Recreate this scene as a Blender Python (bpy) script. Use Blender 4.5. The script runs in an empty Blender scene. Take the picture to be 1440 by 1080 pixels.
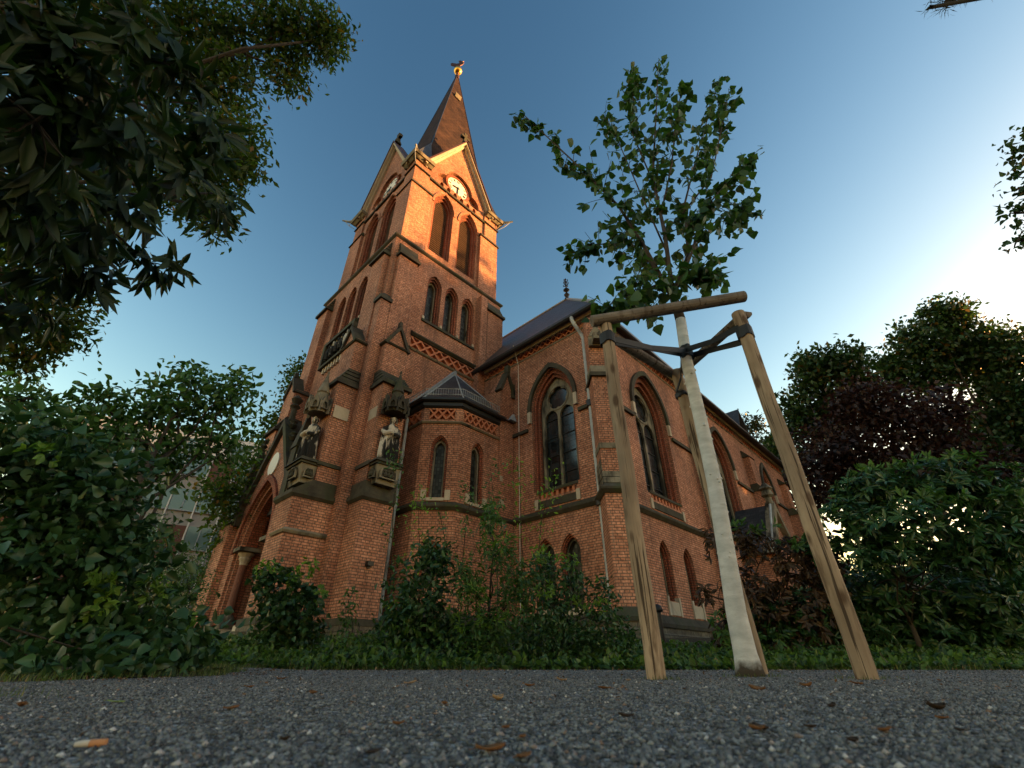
import bpy, bmesh, math, random
import numpy as np
from mathutils import Vector, Matrix, noise
from mathutils.geometry import tessellate_polygon
R = math.radians
rng = np.random.default_rng(7)
random.seed(7)
SC = bpy.context.scene
COL = SC.collection

# ------------------------------------------------------------------ camera
FPX, PITCH, CAMH = 629.0, math.atan(398 / 629.0), 0.06
cam = bpy.data.cameras.new("camera")
cam.sensor_width = 36
cam.lens = 36 * FPX / 1440
cam.clip_start = 0.02
cam.clip_end = 3000
cam.dof.use_dof = True
cam.dof.focus_distance = 9
cam.dof.aperture_fstop = 9.0
camo = bpy.data.objects.new("camera", cam)
camo.location = (0, 0, CAMH)
camo.rotation_euler = (R(90) + PITCH, 0, 0)
COL.objects.link(camo)
SC.camera = camo

# ------------------------------------------------------------------ sky and sun
SUN_AZ, SUN_EL = R(80), R(6.0)          # clockwise from +Y, above the horizon
w = bpy.data.worlds.new("World")
SC.world = w
w.use_nodes = True
nt = w.node_tree
sky = nt.nodes.new("ShaderNodeTexSky")
sky.sky_type = 'NISHITA'
sky.sun_disc = False
sky.sun_elevation = SUN_EL
sky.sun_rotation = SUN_AZ
sky.altitude = 150
sky.air_density = 1.4
sky.dust_density = 1.0
sky.ozone_density = 1.0
bg = nt.nodes["Background"]
bg.inputs["Strength"].default_value = 0.15
sep = nt.nodes.new("ShaderNodeSeparateColor")          # steeper fall-off from the afterglow to the far side
com = nt.nodes.new("ShaderNodeCombineColor")
nt.links.new(sky.outputs[0], sep.inputs[0])
for ch, (gain, power) in enumerate(((0.452, 2.15), (0.465, 1.85), (0.54, 1.65))):
    pw = nt.nodes.new("ShaderNodeMath")
    pw.operation = 'POWER'
    pw.inputs[1].default_value = power
    ml = nt.nodes.new("ShaderNodeMath")
    ml.operation = 'MULTIPLY'
    ml.inputs[1].default_value = gain
    nt.links.new(sep.outputs[ch], pw.inputs[0])
    nt.links.new(pw.outputs[0], ml.inputs[0])
    mn = nt.nodes.new("ShaderNodeMath")
    mn.operation = 'MINIMUM'
    mn.inputs[1].default_value = (6.5, 5.0, 4.0)[ch]
    nt.links.new(ml.outputs[0], mn.inputs[0])
    nt.links.new(mn.outputs[0], com.inputs[ch])
nt.links.new(com.outputs[0], bg.inputs[0])

sun = bpy.data.lights.new("sun", 'SUN')
sun.energy = 5.0
sun.angle = R(0.5)
sun.color = (1.0, 0.47, 0.13)
suno = bpy.data.objects.new("sun", sun)
sd = Vector((math.sin(SUN_AZ) * math.cos(SUN_EL), math.cos(SUN_AZ) * math.cos(SUN_EL), math.sin(SUN_EL)))
suno.rotation_euler = sd.to_track_quat('Z', 'Y').to_euler()
suno.location = (30, 0, 40)
COL.objects.link(suno)

SC.view_settings.view_transform = 'Standard'
SC.view_settings.look = 'None'
SC.view_settings.gamma = 1
SC.view_settings.exposure = 2.0

SC.cycles.max_bounces = 6
SC.cycles.diffuse_bounces = 3
SC.cycles.glossy_bounces = 3
SC.cycles.transmission_bounces = 4
SC.cycles.transparent_max_bounces = 4
SC.cycles.caustics_reflective = False
SC.cycles.caustics_refractive = False

# ------------------------------------------------------------------ helpers: places
cP, sP = math.cos(PITCH), math.sin(PITCH)
UX = np.array([math.sin(R(44)), math.cos(R(44))])   # church axis along the nave
VX = np.array([-UX[1], UX[0]])                      # church axis across the nave
C0 = (9.45, 16.4, 0.55)                             # church origin in (u, v, z)


def at(x, y, Y):
    """the place at distance Y ahead that the photograph shows at pixel x, y"""
    a, b = (x - 720) / FPX, (540 - y) / FPX
    d = np.array([a, cP - b * sP, sP + b * cP])
    return d * (Y / d[1]) + np.array([0, 0, CAMH])


def pxm(p):
    """metres per pixel at a place"""
    return (p[1] * cP + (p[2] - CAMH) * sP) / FPX


def W3(u, v, z):
    return Vector((u * UX[0] + v * VX[0], u * UX[1] + v * VX[1], z))


def sstep(a, b, x):
    t = np.clip((x - a) / (b - a), 0, 1)
    return t * t * (3 - 2 * t)


def ground_z(X, Y):
    X = np.asarray(X, float)
    Y = np.asarray(Y, float)
    z = 0.028 * sstep(2.4, 5.0, Y) + 0.004 * np.sin(X * 1.7 + 0.6) * np.sin(Y * 1.3)
    z = z + 0.57 * sstep(5.3, 11.5, Y) + 0.15 * sstep(11, 17, Y) * sstep(2, -4, X)
    z = z + 0.06 * sstep(-1.9, -3.5, X) * sstep(1.0, 2.5, Y)
    return z


# ------------------------------------------------------------------ helpers: objects
def tag(o, label=None, cat=None, group=None, kind=None):
    if label:
        o["label"] = label
    if cat:
        o["category"] = cat
    if group:
        o["group"] = group
    if kind:
        o["kind"] = kind
    return o


def thing(name, label, cat, loc=(0, 0, 0), rz=0.0, group=None):
    o = bpy.data.objects.new(name, None)
    o.empty_display_size = 0.2
    o.location = loc
    o.rotation_euler = (0, 0, rz)
    COL.objects.link(o)
    return tag(o, label, cat, group)


def copy_tree(o, parent=None):
    c = o.copy()
    COL.objects.link(c)
    c.parent = parent
    for ch in list(o.children):
        copy_tree(ch, c)
    return c


def box_uv(me):
    n = len(me.polygons)
    if not n:
        return
    lv = np.empty(len(me.loops), np.int32)
    me.loops.foreach_get("vertex_index", lv)
    co = np.empty(len(me.vertices) * 3)
    me.vertices.foreach_get("co", co)
    co = co.reshape(-1, 3)
    nr = np.empty(n * 3)
    me.polygons.foreach_get("normal", nr)
    nr = nr.reshape(-1, 3)
    lt = np.empty(n, np.int32)
    me.polygons.foreach_get("loop_total", lt)
    ln = np.repeat(nr, lt, axis=0)
    p = co[lv]
    h = np.hypot(ln[:, 0], ln[:, 1])
    flat = h < 0.35
    hh = np.where(h < 1e-6, 1, h)
    tx, ty = -ln[:, 1] / hh, ln[:, 0] / hh
    uvx = np.where(flat, p[:, 0], p[:, 0] * tx + p[:, 1] * ty)
    st = np.sqrt(np.maximum(1 - ln[:, 2] ** 2, 1e-4))
    uvy = np.where(flat, p[:, 1], p[:, 2] / np.maximum(st, 0.3))
    uvl = me.uv_layers.new(name="UVMap")
    uvl.data.foreach_set("uv", np.stack([uvx, uvy], 1).ravel())


class MB:
    """collects shapes; build() links them as one mesh object"""

    def __init__(s):
        s.v, s.f, s.m, s.mi = [], [], [], 0

    def mesh(s, vs, fs):
        o = len(s.v)
        s.v += [tuple(map(float, q)) for q in vs]
        s.f += [tuple(o + i for i in f) for f in fs]
        s.m += [s.mi] * len(fs)

    def box(s, u0, u1, v0, v1, z0, z1):
        s.loft([(u0, v0), (u1, v0), (u1, v1), (u0, v1)], z0, None, z1)

    def loft(s, A, zA, B=None, zB=1.0):
        B = B or A
        n = len(A)
        f = [tuple(range(n - 1, -1, -1)), tuple(range(n, 2 * n))]
        f += [(i, (i + 1) % n, n + (i + 1) % n, n + i) for i in range(n)]
        s.mesh([(a, b, zA) for a, b in A] + [(a, b, zB) for a, b in B], f)

    def slab(s, F, outline, holes=(), d0=-0.4, d1=0.0):
        loops = [list(outline)] + [list(h) for h in holes]
        flat = [p for l in loops for p in l]
        n = len(flat)
        tri = tessellate_polygon([[Vector((x, z, 0)) for x, z in l] for l in loops])
        vs = [F(x, z, d1) for x, z in flat] + [F(x, z, d0) for x, z in flat]
        fs = [tuple(t) for t in tri] + [tuple(n + i for i in reversed(t)) for t in tri]
        k = 0
        for l in loops:
            m = len(l)
            fs += [(k + i, k + (i + 1) % m, n + k + (i + 1) % m, n + k + i) for i in range(m)]
            k += m
        s.mesh(vs, fs)

    def ring(s, F, outer, inner, d0, d1):
        n = len(outer)
        vs = []
        for d in (d1, d0):
            vs += [F(x, z, d) for x, z in outer] + [F(x, z, d) for x, z in inner]
        fs = []
        for i in range(n):
            j = (i + 1) % n
            fs += [(i, j, n + j, n + i), (2 * n + j, 2 * n + i, 3 * n + i, 3 * n + j),
                   (j, i, 2 * n + i, 2 * n + j), (n + i, n + j, 3 * n + j, 3 * n + i)]
        s.mesh(vs, fs)

    def arc(s, F, outer, inner, d0, d1):
        """open band between two equally long curves"""
        s.slab(F, list(outer) + list(reversed(inner)), (), d0, d1)

    def sweep(s, path, prof, closed=False):
        """profile (d outward, z) along a plan path whose outside lies to the left"""
        n, k = len(path), len(prof)
        P = [np.array(p, float) for p in path]
        offs = []
        for i in range(n):
            def nrm(a, b):
                t = P[b] - P[a]
                t /= np.linalg.norm(t)
                return np.array([-t[1], t[0]])
            if closed:
                a, b = nrm(i - 1, i), nrm(i, (i + 1) % n)
            else:
                a = nrm(i - 1, i) if i > 0 else nrm(0, 1)
                b = nrm(i, i + 1) if i < n - 1 else nrm(n - 2, n - 1)
            m = (a + b) / max(1 + a @ b, 0.2)
            offs.append(m)
        vs = [(P[i][0] + offs[i][0] * d, P[i][1] + offs[i][1] * d, z) for i in range(n) for d, z in prof]
        fs = []
        for i in range(n if closed else n - 1):
            j = (i + 1) % n
            fs += [(i * k + q, j * k + q, j * k + (q + 1) % k, i * k + (q + 1) % k) for q in range(k)]
        if not closed:
            fs += [tuple(range(k)), tuple((n - 1) * k + q for q in reversed(range(k)))]
        s.mesh(vs, fs)

    def tube(s, pts, rad, n=8, cap=True, rough=0.0):
        pts = [Vector(p) for p in pts]
        if not hasattr(rad, "__len__"):
            rad = [rad] * len(pts)
        up = Vector((0.31, 0.17, 0.93))
        vs = []
        m = len(pts)
        for i, p in enumerate(pts):
            t = (pts[min(i + 1, m - 1)] - pts[max(i - 1, 0)]).normalized()
            a = t.cross(up)
            if a.length < 1e-3:
                a = t.cross(Vector((1, 0, 0)))
            a.normalize()
            b = t.cross(a)
            for q in range(n):
                an = 2 * math.pi * q / n
                rr = rad[i] * (1 + (random.uniform(-rough, rough) if rough else 0))
                vs.append(p + (a * math.cos(an) + b * math.sin(an)) * rr)
        fs = []
        for i in range(m - 1):
            fs += [(i * n + q, i * n + (q + 1) % n, (i + 1) * n + (q + 1) % n, (i + 1) * n + q) for q in range(n)]
        if cap:
            fs += [tuple(reversed(range(n))), tuple((m - 1) * n + q for q in range(n))]
        s.mesh(vs, fs)

    def lathe(s, c, prof, n=16):
        vs = [(c[0] + r * math.cos(2 * math.pi * q / n), c[1] + r * math.sin(2 * math.pi * q / n), c[2] + z)
              for r, z in prof for q in range(n)]
        m = len(prof)
        fs = []
        for i in range(m - 1):
            fs += [(i * n + q, i * n + (q + 1) % n, (i + 1) * n + (q + 1) % n, (i + 1) * n + q) for q in range(n)]
        fs += [tuple(reversed(range(n))), tuple((m - 1) * n + q for q in range(n))]
        s.mesh(vs, fs)

    def build(s, name, mats, parent=None, off=(0, 0, 0), smooth=False, recalc=True, jitter=0.0):
        me = bpy.data.meshes.new(name)
        V = np.array(s.v, float) - np.array(off, float)
        me.from_pydata(V.tolist(), [], s.f)
        if not isinstance(mats, (list, tuple)):
            mats = [mats]
        for m in mats:
            me.materials.append(m)
        if len(mats) > 1:
            me.polygons.foreach_set("material_index", s.m)
        if recalc:
            bm = bmesh.new()
            bm.from_mesh(me)
            bmesh.ops.recalc_face_normals(bm, faces=bm.faces)
            bm.to_mesh(me)
            bm.free()
        if smooth:
            me.polygons.foreach_set("use_smooth", [True] * len(me.polygons))
        me.update()
        box_uv(me)
        o = bpy.data.objects.new(name, me)
        o.parent = parent
        COL.objects.link(o)
        return o


def fast_mesh(name, verts, faces, mats, parent=None, smooth=False):
    """verts (N,3), faces (M,k) as numpy arrays"""
    me = bpy.data.meshes.new(name)
    n, (m, k) = len(verts), faces.shape
    me.vertices.add(n)
    me.vertices.foreach_set("co", np.ascontiguousarray(verts, np.float32).ravel())
    me.loops.add(m * k)
    me.loops.foreach_set("vertex_index", np.ascontiguousarray(faces, np.int32).ravel())
    me.polygons.add(m)
    me.polygons.foreach_set("loop_start", np.arange(0, m * k, k, dtype=np.int32))
    if smooth:
        me.polygons.foreach_set("use_smooth", np.ones(m, bool))
    for q in (mats if isinstance(mats, (list, tuple)) else [mats]):
        me.materials.append(q)
    me.update(calc_edges=True)
    o = bpy.data.objects.new(name, me)
    o.parent = parent
    COL.objects.link(o)
    return o


# ------------------------------------------------------------------ helpers: outlines
def gothic(cx, w, z0, zs, h, n=9):
    """pointed arch outline: half width w, sill z0, spring zs, arch height h"""
    Rr = (h * h + w * w) / (2 * w)
    pts = [(cx - w, z0), (cx + w, z0)]
    th = math.asin(min(1, h / Rr))
    for i in range(n + 1):
        a = th * i / n
        pts.append((cx + w - Rr + Rr * math.cos(a), zs + Rr * math.sin(a)))
    for i in range(n - 1, -1, -1):
        a = th * i / n
        pts.append((cx - w + Rr - Rr * math.cos(a), zs + Rr * math.sin(a)))
    return pts


def rect(x0, x1, z0, z1):
    return [(x0, z0), (x1, z0), (x1, z1), (x0, z1)]


def circle(cx, cz, r, n=24):
    return [(cx + r * math.cos(2 * math.pi * i / n), cz + r * math.sin(2 * math.pi * i / n)) for i in range(n)]


def lobes(cx, cz, circles, n=48):
    """union of circles as a star-shaped outline round (cx, cz)"""
    out = []
    for i in range(n):
        a = 2 * math.pi * i / n
        dx, dz = math.cos(a), math.sin(a)
        best = 0.02
        for (x, z, r) in circles:
            ex, ez = x - cx, z - cz
            b = dx * ex + dz * ez
            q = b * b - (ex * ex + ez * ez - r * r)
            if q > 0:
                best = max(best, b + math.sqrt(q))
        out.append((cx + best * dx, cz + best * dz))
    return out


def FS(vp):   # a wall facing south: x = u
    return lambda x, z, d: (x, vp - d, z)


def FW(up):   # a wall facing west: x = v
    return lambda x, z, d: (up - d, x, z)


def FD(p, q):  # a wall from p to q in plan: x = metres from p, outside to the right of p->q
    p, q = np.array(p, float), np.array(q, float)
    t = (q - p) / np.linalg.norm(q - p)
    n = np.array([t[1], -t[0]])
    return lambda x, z, d: (p[0] + t[0] * x + n[0] * d, p[1] + t[1] * x + n[1] * d, z)


# ------------------------------------------------------------------ materials
def mat(name, base=(0.5, 0.5, 0.5), rough=0.8, metal=0.0, spec=0.4):
    m = bpy.data.materials.new(name)
    m.use_nodes = True
    b = m.node_tree.nodes["Principled BSDF"]
    b.inputs["Base Color"].default_value = (*base, 1)
    b.inputs["Roughness"].default_value = rough
    b.inputs["Metallic"].default_value = metal
    b.inputs["Specular IOR Level"].default_value = spec
    return m, m.node_tree, b


def N(nt, t, **kw):
    n = nt.nodes.new(t)
    for k, v in kw.items():
        if k in n.inputs:
            n.inputs[k].default_value = v
        else:
            setattr(n, k, v)
    return n


def ramp(nt, fac, stops):
    r = nt.nodes.new("ShaderNodeValToRGB")
    e = r.color_ramp.elements
    e[0].position, e[0].color = stops[0][0], (*stops[0][1], 1)
    e[1].position, e[1].color = stops[-1][0], (*stops[-1][1], 1)
    for p, c in stops[1:-1]:
        q = e.new(p)
        q.color = (*c, 1)
    nt.links.new(fac, r.inputs[0])
    return r.outputs[0]


def mixc(nt, fac, a, b, mode='MIX'):
    m = nt.nodes.new("ShaderNodeMix")
    m.data_type = 'RGBA'
    m.blend_type = mode
    for i, q in ((0, fac), (6, a), (7, b)):
        if isinstance(q, (int, float)):
            m.inputs[i].default_value = q
        elif isinstance(q, tuple):
            m.inputs[i].default_value = (*q, 1)
        else:
            nt.links.new(q, m.inputs[i])
    return m.outputs[2]


def noise_n(nt, scale, detail=4, coord="Object", rough=0.6, stretch=None):
    tc = nt.nodes.new("ShaderNodeTexCoord")
    n = N(nt, "ShaderNodeTexNoise", Scale=scale, Detail=detail, Roughness=rough)
    if stretch:
        mp = nt.nodes.new("ShaderNodeMapping")
        mp.inputs["Scale"].default_value = stretch
        nt.links.new(tc.outputs[coord], mp.inputs[0])
        nt.links.new(mp.outputs[0], n.inputs["Vector"])
    else:
        nt.links.new(tc.outputs[coord], n.inputs["Vector"])
    return n.outputs["Fac"]


def bump(nt, b, height, strength=0.4, dist=0.02):
    n = nt.nodes.new("ShaderNodeBump")
    n.inputs["Strength"].default_value = strength
    n.inputs["Distance"].default_value = dist
    nt.links.new(height, n.inputs["Height"])
    nt.links.new(n.outputs[0], b.inputs["Normal"])


def brick_mat(name, c1, c2, mortar, bw=0.25, rh=0.077, ms=0.011, squash=0.5):
    m, nt, b = mat(name, rough=0.85, spec=0.25)
    uv = nt.nodes.new("ShaderNodeUVMap")
    br = N(nt, "ShaderNodeTexBrick", Scale=1.0)
    br.inputs["Color1"].default_value = (*c1, 1)
    br.inputs["Color2"].default_value = (*c2, 1)
    br.inputs["Mortar"].default_value = (*mortar, 1)
    br.inputs["Mortar Size"].default_value = ms
    br.inputs["Mortar Smooth"].default_value = 0.15
    br.inputs["Brick Width"].default_value = bw
    br.inputs["Row Height"].default_value = rh
    br.squash, br.squash_frequency, br.offset = squash, 2, 0.5
    nt.links.new(uv.outputs[0], br.inputs["Vector"])
    f1 = noise_n(nt, 0.55, 5)
    f2 = noise_n(nt, 11.0, 2)
    f3 = noise_n(nt, 0.9, 4, stretch=(1.6, 1.6, 0.25))
    col = mixc(nt, 1.0, br.outputs["Color"], ramp(nt, f1, [(0.28, (0.60, 0.56, 0.55)), (0.7, (1.25, 1.22, 1.18))]), 'MULTIPLY')
    col = mixc(nt, 1.0, col, ramp(nt, f2, [(0.32, (0.66, 0.63, 0.63)), (0.7, (1.3, 1.27, 1.24))]), 'MULTIPLY')
    col = mixc(nt, ramp(nt, f3, [(0.54, (0, 0, 0)), (0.76, (0.62, 0.62, 0.62))]), col, (0.075, 0.055, 0.048))
    f4 = noise_n(nt, 3.4, 5, stretch=(2.2, 2.2, 0.10))
    col = mixc(nt, ramp(nt, f4, [(0.60, (0, 0, 0)), (0.74, (0.4, 0.4, 0.4))]), col, (0.30, 0.24, 0.20))
    nt.links.new(col, b.inputs["Base Color"])
    inv = N(nt, "ShaderNodeMath", operation='SUBTRACT')
    inv.inputs[0].default_value = 1.0
    nt.links.new(br.outputs["Fac"], inv.inputs[1])
    bump(nt, b, inv.outputs[0], 0.6, 0.012)
    return m


def stone_mat(name, lo, hi, scale=3.0, stain=None, at_=(0.5, 0.65), rough=0.9):
    m, nt, b = mat(name, rough=rough, spec=0.25)
    f = noise_n(nt, scale, 8, rough=0.7)
    col = ramp(nt, f, [(0.3, lo), (0.7, hi)])
    if stain:
        f2 = noise_n(nt, scale * 0.45, 6, rough=0.65, stretch=(1.4, 1.4, 0.5))
        col = mixc(nt, ramp(nt, f2, [(at_[0], (0, 0, 0)), (at_[1], (1, 1, 1))]), col, stain)
    nt.links.new(col, b.inputs["Base Color"])
    bump(nt, b, noise_n(nt, scale * 9, 6), 0.5, 0.012)
    return m


def slate_mat(name, lo, hi, rh=0.16, bw=0.24, rough=0.45, spec=0.5):
    m, nt, b = mat(name, rough=rough, spec=spec)
    uv = nt.nodes.new("ShaderNodeUVMap")
    br = N(nt, "ShaderNodeTexBrick", Scale=1.0)
    br.inputs["Color1"].default_value = (*lo, 1)
    br.inputs["Color2"].default_value = (*hi, 1)
    br.inputs["Mortar"].default_value = tuple(0.35 * c for c in lo) + (1,)
    br.inputs["Mortar Size"].default_value = 0.009
    br.inputs["Brick Width"].default_value = bw
    br.inputs["Row Height"].default_value = rh
    nt.links.new(uv.outputs[0], br.inputs["Vector"])
    f = noise_n(nt, 1.3, 6)
    col = mixc(nt, 1.0, br.outputs["Color"], ramp(nt, f, [(0.3, (0.6, 0.6, 0.62)), (0.7, (1.4, 1.35, 1.3))]), 'MULTIPLY')
    nt.links.new(col, b.inputs["Base Color"])
    inv = N(nt, "ShaderNodeMath", operation='SUBTRACT')
    inv.inputs[0].default_value = 1.0
    nt.links.new(br.outputs["Fac"], inv.inputs[1])
    bump(nt, b, inv.outputs[0], 0.5, 0.01)
    return m


def leaf_mat(name, lo, hi, rough=0.45, trans=0.35, tcol=None, odd=None):
    m, nt, b = mat(name, rough=rough, spec=0.35)
    g = nt.nodes.new("ShaderNodeNewGeometry")
    stops = [(0.0, lo), (0.85, hi)]
    if odd:
        stops = [(0.0, lo), (0.8, hi), (0.93, hi), (0.96, odd)]
    col = ramp(nt, g.outputs["Random Per Island"], stops)
    nt.links.new(col, b.inputs["Base Color"])
    t = nt.nodes.new("ShaderNodeBsdfTranslucent")
    tc = mixc(nt, 1.0, col, tcol or (1.5, 1.7, 0.7), 'MULTIPLY')
    nt.links.new(tc, t.inputs[0])
    mx = nt.nodes.new("ShaderNodeMixShader")
    mx.inputs[0].default_value = trans
    out = nt.nodes["Material Output"]
    nt.links.new(b.outputs[0], mx.inputs[1])
    nt.links.new(t.outputs[0], mx.inputs[2])
    nt.links.new(mx.outputs[0], out.inputs[0])
    return m


def wood_mat(name, lo, hi, scale=6, stretch=(3, 3, 0.25), dark=None):
    m, nt, b = mat(name, rough=0.78, spec=0.25)
    f = noise_n(nt, scale, 7, stretch=stretch)
    col = ramp(nt, f, [(0.3, lo), (0.68, hi)])
    if dark:
        f2 = noise_n(nt, 7, 5, stretch=(2.2, 2.2, 0.42))
        col = mixc(nt, ramp(nt, f2, [(0.54, (0, 0, 0)), (0.66, (0.8, 0.8, 0.8))]), col, dark)
        f4 = noise_n(nt, 2.2, 3)
        col = mixc(nt, ramp(nt, f4, [(0.35, (0, 0, 0)), (0.65, (0.55, 0.55, 0.55))]), col, tuple(c * .55 for c in lo))
        f3 = noise_n(nt, 16, 4, stretch=(2.4, 2.4, 0.06))
        col = mixc(nt, ramp(nt, f3, [(0.60, (0, 0, 0)), (0.64, (0.9, 0.9, 0.9)), (0.70, (0.9, 0.9, 0.9))]), col, (0.035, 0.022, 0.014))
        tc = nt.nodes.new("ShaderNodeTexCoord")
        mp = nt.nodes.new("ShaderNodeMapping")
        mp.inputs["Scale"].default_value = (9, 9, 4.2)
        vo = N(nt, "ShaderNodeTexVoronoi", Scale=1.0)
        nt.links.new(tc.outputs["Object"], mp.inputs[0])
        nt.links.new(mp.outputs[0], vo.inputs["Vector"])
        kn = ramp(nt, vo.outputs["Distance"], [(0.14, (0.85, 0.85, 0.85)), (0.25, (0, 0, 0))])
        col = mixc(nt, kn, col, (0.06, 0.032, 0.016))
    nt.links.new(col, b.inputs["Base Color"])
    bump(nt, b, f, 0.45, 0.008)
    return m


def glass_mat(name, base, sx, sy, lead=0.012, rough=0.12, vary=0.6, spec=0.6):
    """leaded church glass seen from outside: dark panes, random tones in place of tilted reflections"""
    m, nt, b = mat(name, base, rough=rough, spec=spec)
    uv = nt.nodes.new("ShaderNodeUVMap")
    br = N(nt, "ShaderNodeTexBrick", Scale=1.0)
    br.offset = 0.0
    br.inputs["Color1"].default_value = tuple(c * (1 - vary) for c in base) + (1,)
    br.inputs["Color2"].default_value = tuple(c * (1 + vary) for c in base) + (1,)  # lighter panes carry sky reflection in the base colour
    br.inputs["Mortar"].default_value = (0.012, 0.012, 0.013, 1)
    br.inputs["Mortar Size"].default_value = lead
    br.inputs["Brick Width"].default_value = sx
    br.inputs["Row Height"].default_value = sy
    nt.links.new(uv.outputs[0], br.inputs["Vector"])
    nt.links.new(br.outputs["Color"], b.inputs["Base Color"])
    bump(nt, b, br.outputs["Fac"], 0.5, 0.01)
    return m


M = {}
M['brick'] = brick_mat("brick", (0.56, 0.285, 0.195), (0.41, 0.185, 0.118), (0.13, 0.095, 0.075))
M['moulded'] = brick_mat("moulded_brick", (0.38, 0.12, 0.07), (0.30, 0.09, 0.052), (0.09, 0.055, 0.042), bw=0.12)
M['terracotta'] = stone_mat("terracotta", (0.40, 0.15, 0.085), (0.54, 0.21, 0.12), 5)
M['sdark'] = stone_mat("blackened_sandstone", (0.028, 0.026, 0.022), (0.085, 0.078, 0.06), 2.4, (0.05, 0.058, 0.03))
M['slight'] = stone_mat("pale_sandstone", (0.36, 0.31, 0.24), (0.52, 0.46, 0.37), 2.2, (0.13, 0.12, 0.10), (0.58, 0.76))
M['smid'] = stone_mat("weathered_sandstone", (0.14, 0.125, 0.095), (0.27, 0.24, 0.18), 2.6, (0.035, 0.034, 0.028), (0.5, 0.62))
M['statue'] = stone_mat("stained_statue_stone", (0.40, 0.37, 0.32), (0.58, 0.54, 0.48), 3.0, (0.018, 0.017, 0.016), (0.45, 0.5))
M['plinth'] = brick_mat("plinth_blocks", (0.16, 0.15, 0.115), (0.10, 0.095, 0.075), (0.05, 0.047, 0.04), bw=0.55, rh=0.26, ms=0.012, squash=1.0)
M['slate'] = slate_mat("slate", (0.030, 0.035, 0.044), (0.054, 0.060, 0.070), spec=0.35)
M['spire'] = slate_mat("spire_slate", (0.030, 0.017, 0.013), (0.052, 0.030, 0.023), 0.22, 0.3, 0.8, 0.15)
M['lead'] = stone_mat("lead_flashing", (0.22, 0.25, 0.28), (0.36, 0.40, 0.44), 4, None, rough=0.5)
M['gutter'] = mat("dark_gutter", (0.03, 0.031, 0.034), 0.4, 0.3)[0]
M['zinc'] = stone_mat("zinc_pipe", (0.32, 0.36, 0.39), (0.50, 0.55, 0.58), 3, (0.1, 0.11, 0.12), (0.5, 0.7), rough=0.42)
M['louvre'] = wood_mat("louvre_wood", (0.08, 0.05, 0.036), (0.17, 0.105, 0.07), 5, (0.4, 0.4, 3))
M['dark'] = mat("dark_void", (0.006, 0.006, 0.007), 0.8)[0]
M['glass'] = glass_mat("leaded_glass", (0.013, 0.018, 0.022), 0.30, 0.21)
M['glass_small'] = glass_mat("small_leaded_glass", (0.030, 0.034, 0.032), 0.105, 0.13, 0.012, 0.35, 0.95, 0.2)
M['dial'] = mat("white_dial", (0.75, 0.72, 0.66), 0.5)[0]
M['black'] = mat("black_paint", (0.012, 0.012, 0.013), 0.45)[0]
M['gold'] = mat("gilded_copper", (0.75, 0.42, 0.10), 0.32, 1.0)[0]
M['copper'] = mat("dark_copper", (0.10, 0.045, 0.03), 0.5, 0.6)[0]
M['iron'] = mat("wrought_iron", (0.02, 0.02, 0.022), 0.55, 0.4)[0]
M['paper'] = mat("white_notice", (0.62, 0.62, 0.60), 0.6)[0]
M['door'] = wood_mat("dark_door", (0.03, 0.015, 0.01), (0.07, 0.035, 0.02))
M['granite'] = stone_mat("red_granite", (0.16, 0.07, 0.05), (0.26, 0.12, 0.09), 14)

# ================================================================== the church
CH = thing("church", "red brick neo-gothic church with a clock tower, pointed windows and a tall slate spire", "church",
           W3(*C0), R(46))


def part(mb, name, mats, parent=None, **k):
    return mb.build(name, mats, parent or CH, off=C0, **k)


def bar(F, x0, x1, z0, z1, d0=0.0, d1=0.1, mb=None):
    mb = mb or MB()
    mb.slab(F, rect(x0, x1, z0, z1), (), d0, d1)
    return mb


def frieze(F, x0, x1, z0, z1, kind='cross', n=None):
    """pierced terracotta band sunk in the wall; returns the slot for the wall"""
    h = z1 - z0
    n = n or max(1, round((x1 - x0) / (h * 0.95)))
    cw = (x1 - x0) / n
    mb = MB()
    mb.slab(F, rect(x0 - .05, x1 + .05, z0 - .05, z1 + .05), (), -0.24, -0.13)
    t = 0.15 * h
    for i in range(n):
        a, b = x0 + i * cw, x0 + (i + 1) * cw
        if kind == 'cross':
            for (p, q) in (((a, z0), (b, z1)), ((a, z1), (b, z0))):
                dx, dz = q[0] - p[0], q[1] - p[1]
                L = math.hypot(dx, dz)
                nx, nz = -dz / L * t / 2, dx / L * t / 2
                e = 0.004 if q[1] > p[1] else 0.0
                mb.slab(F, [(p[0] + nx, p[1] + nz), (p[0] - nx, p[1] - nz), (q[0] - nx, q[1] - nz), (q[0] + nx, q[1] + nz)],
                        (), -0.15, 0.02 + e)
        else:
            mb.slab(F, rect(a + cw * .3, a + cw * .72, z0, z1), (), -0.16, -0.015)
    part(mb, "frieze", M['terracotta'])
    return rect(x0, x1, z0, z1)


def arch_curve(cx, w, zb, zs, h, n=9):
    g = gothic(cx, w, zb, zs, h, n)
    return g[1:] + [g[0]]


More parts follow.
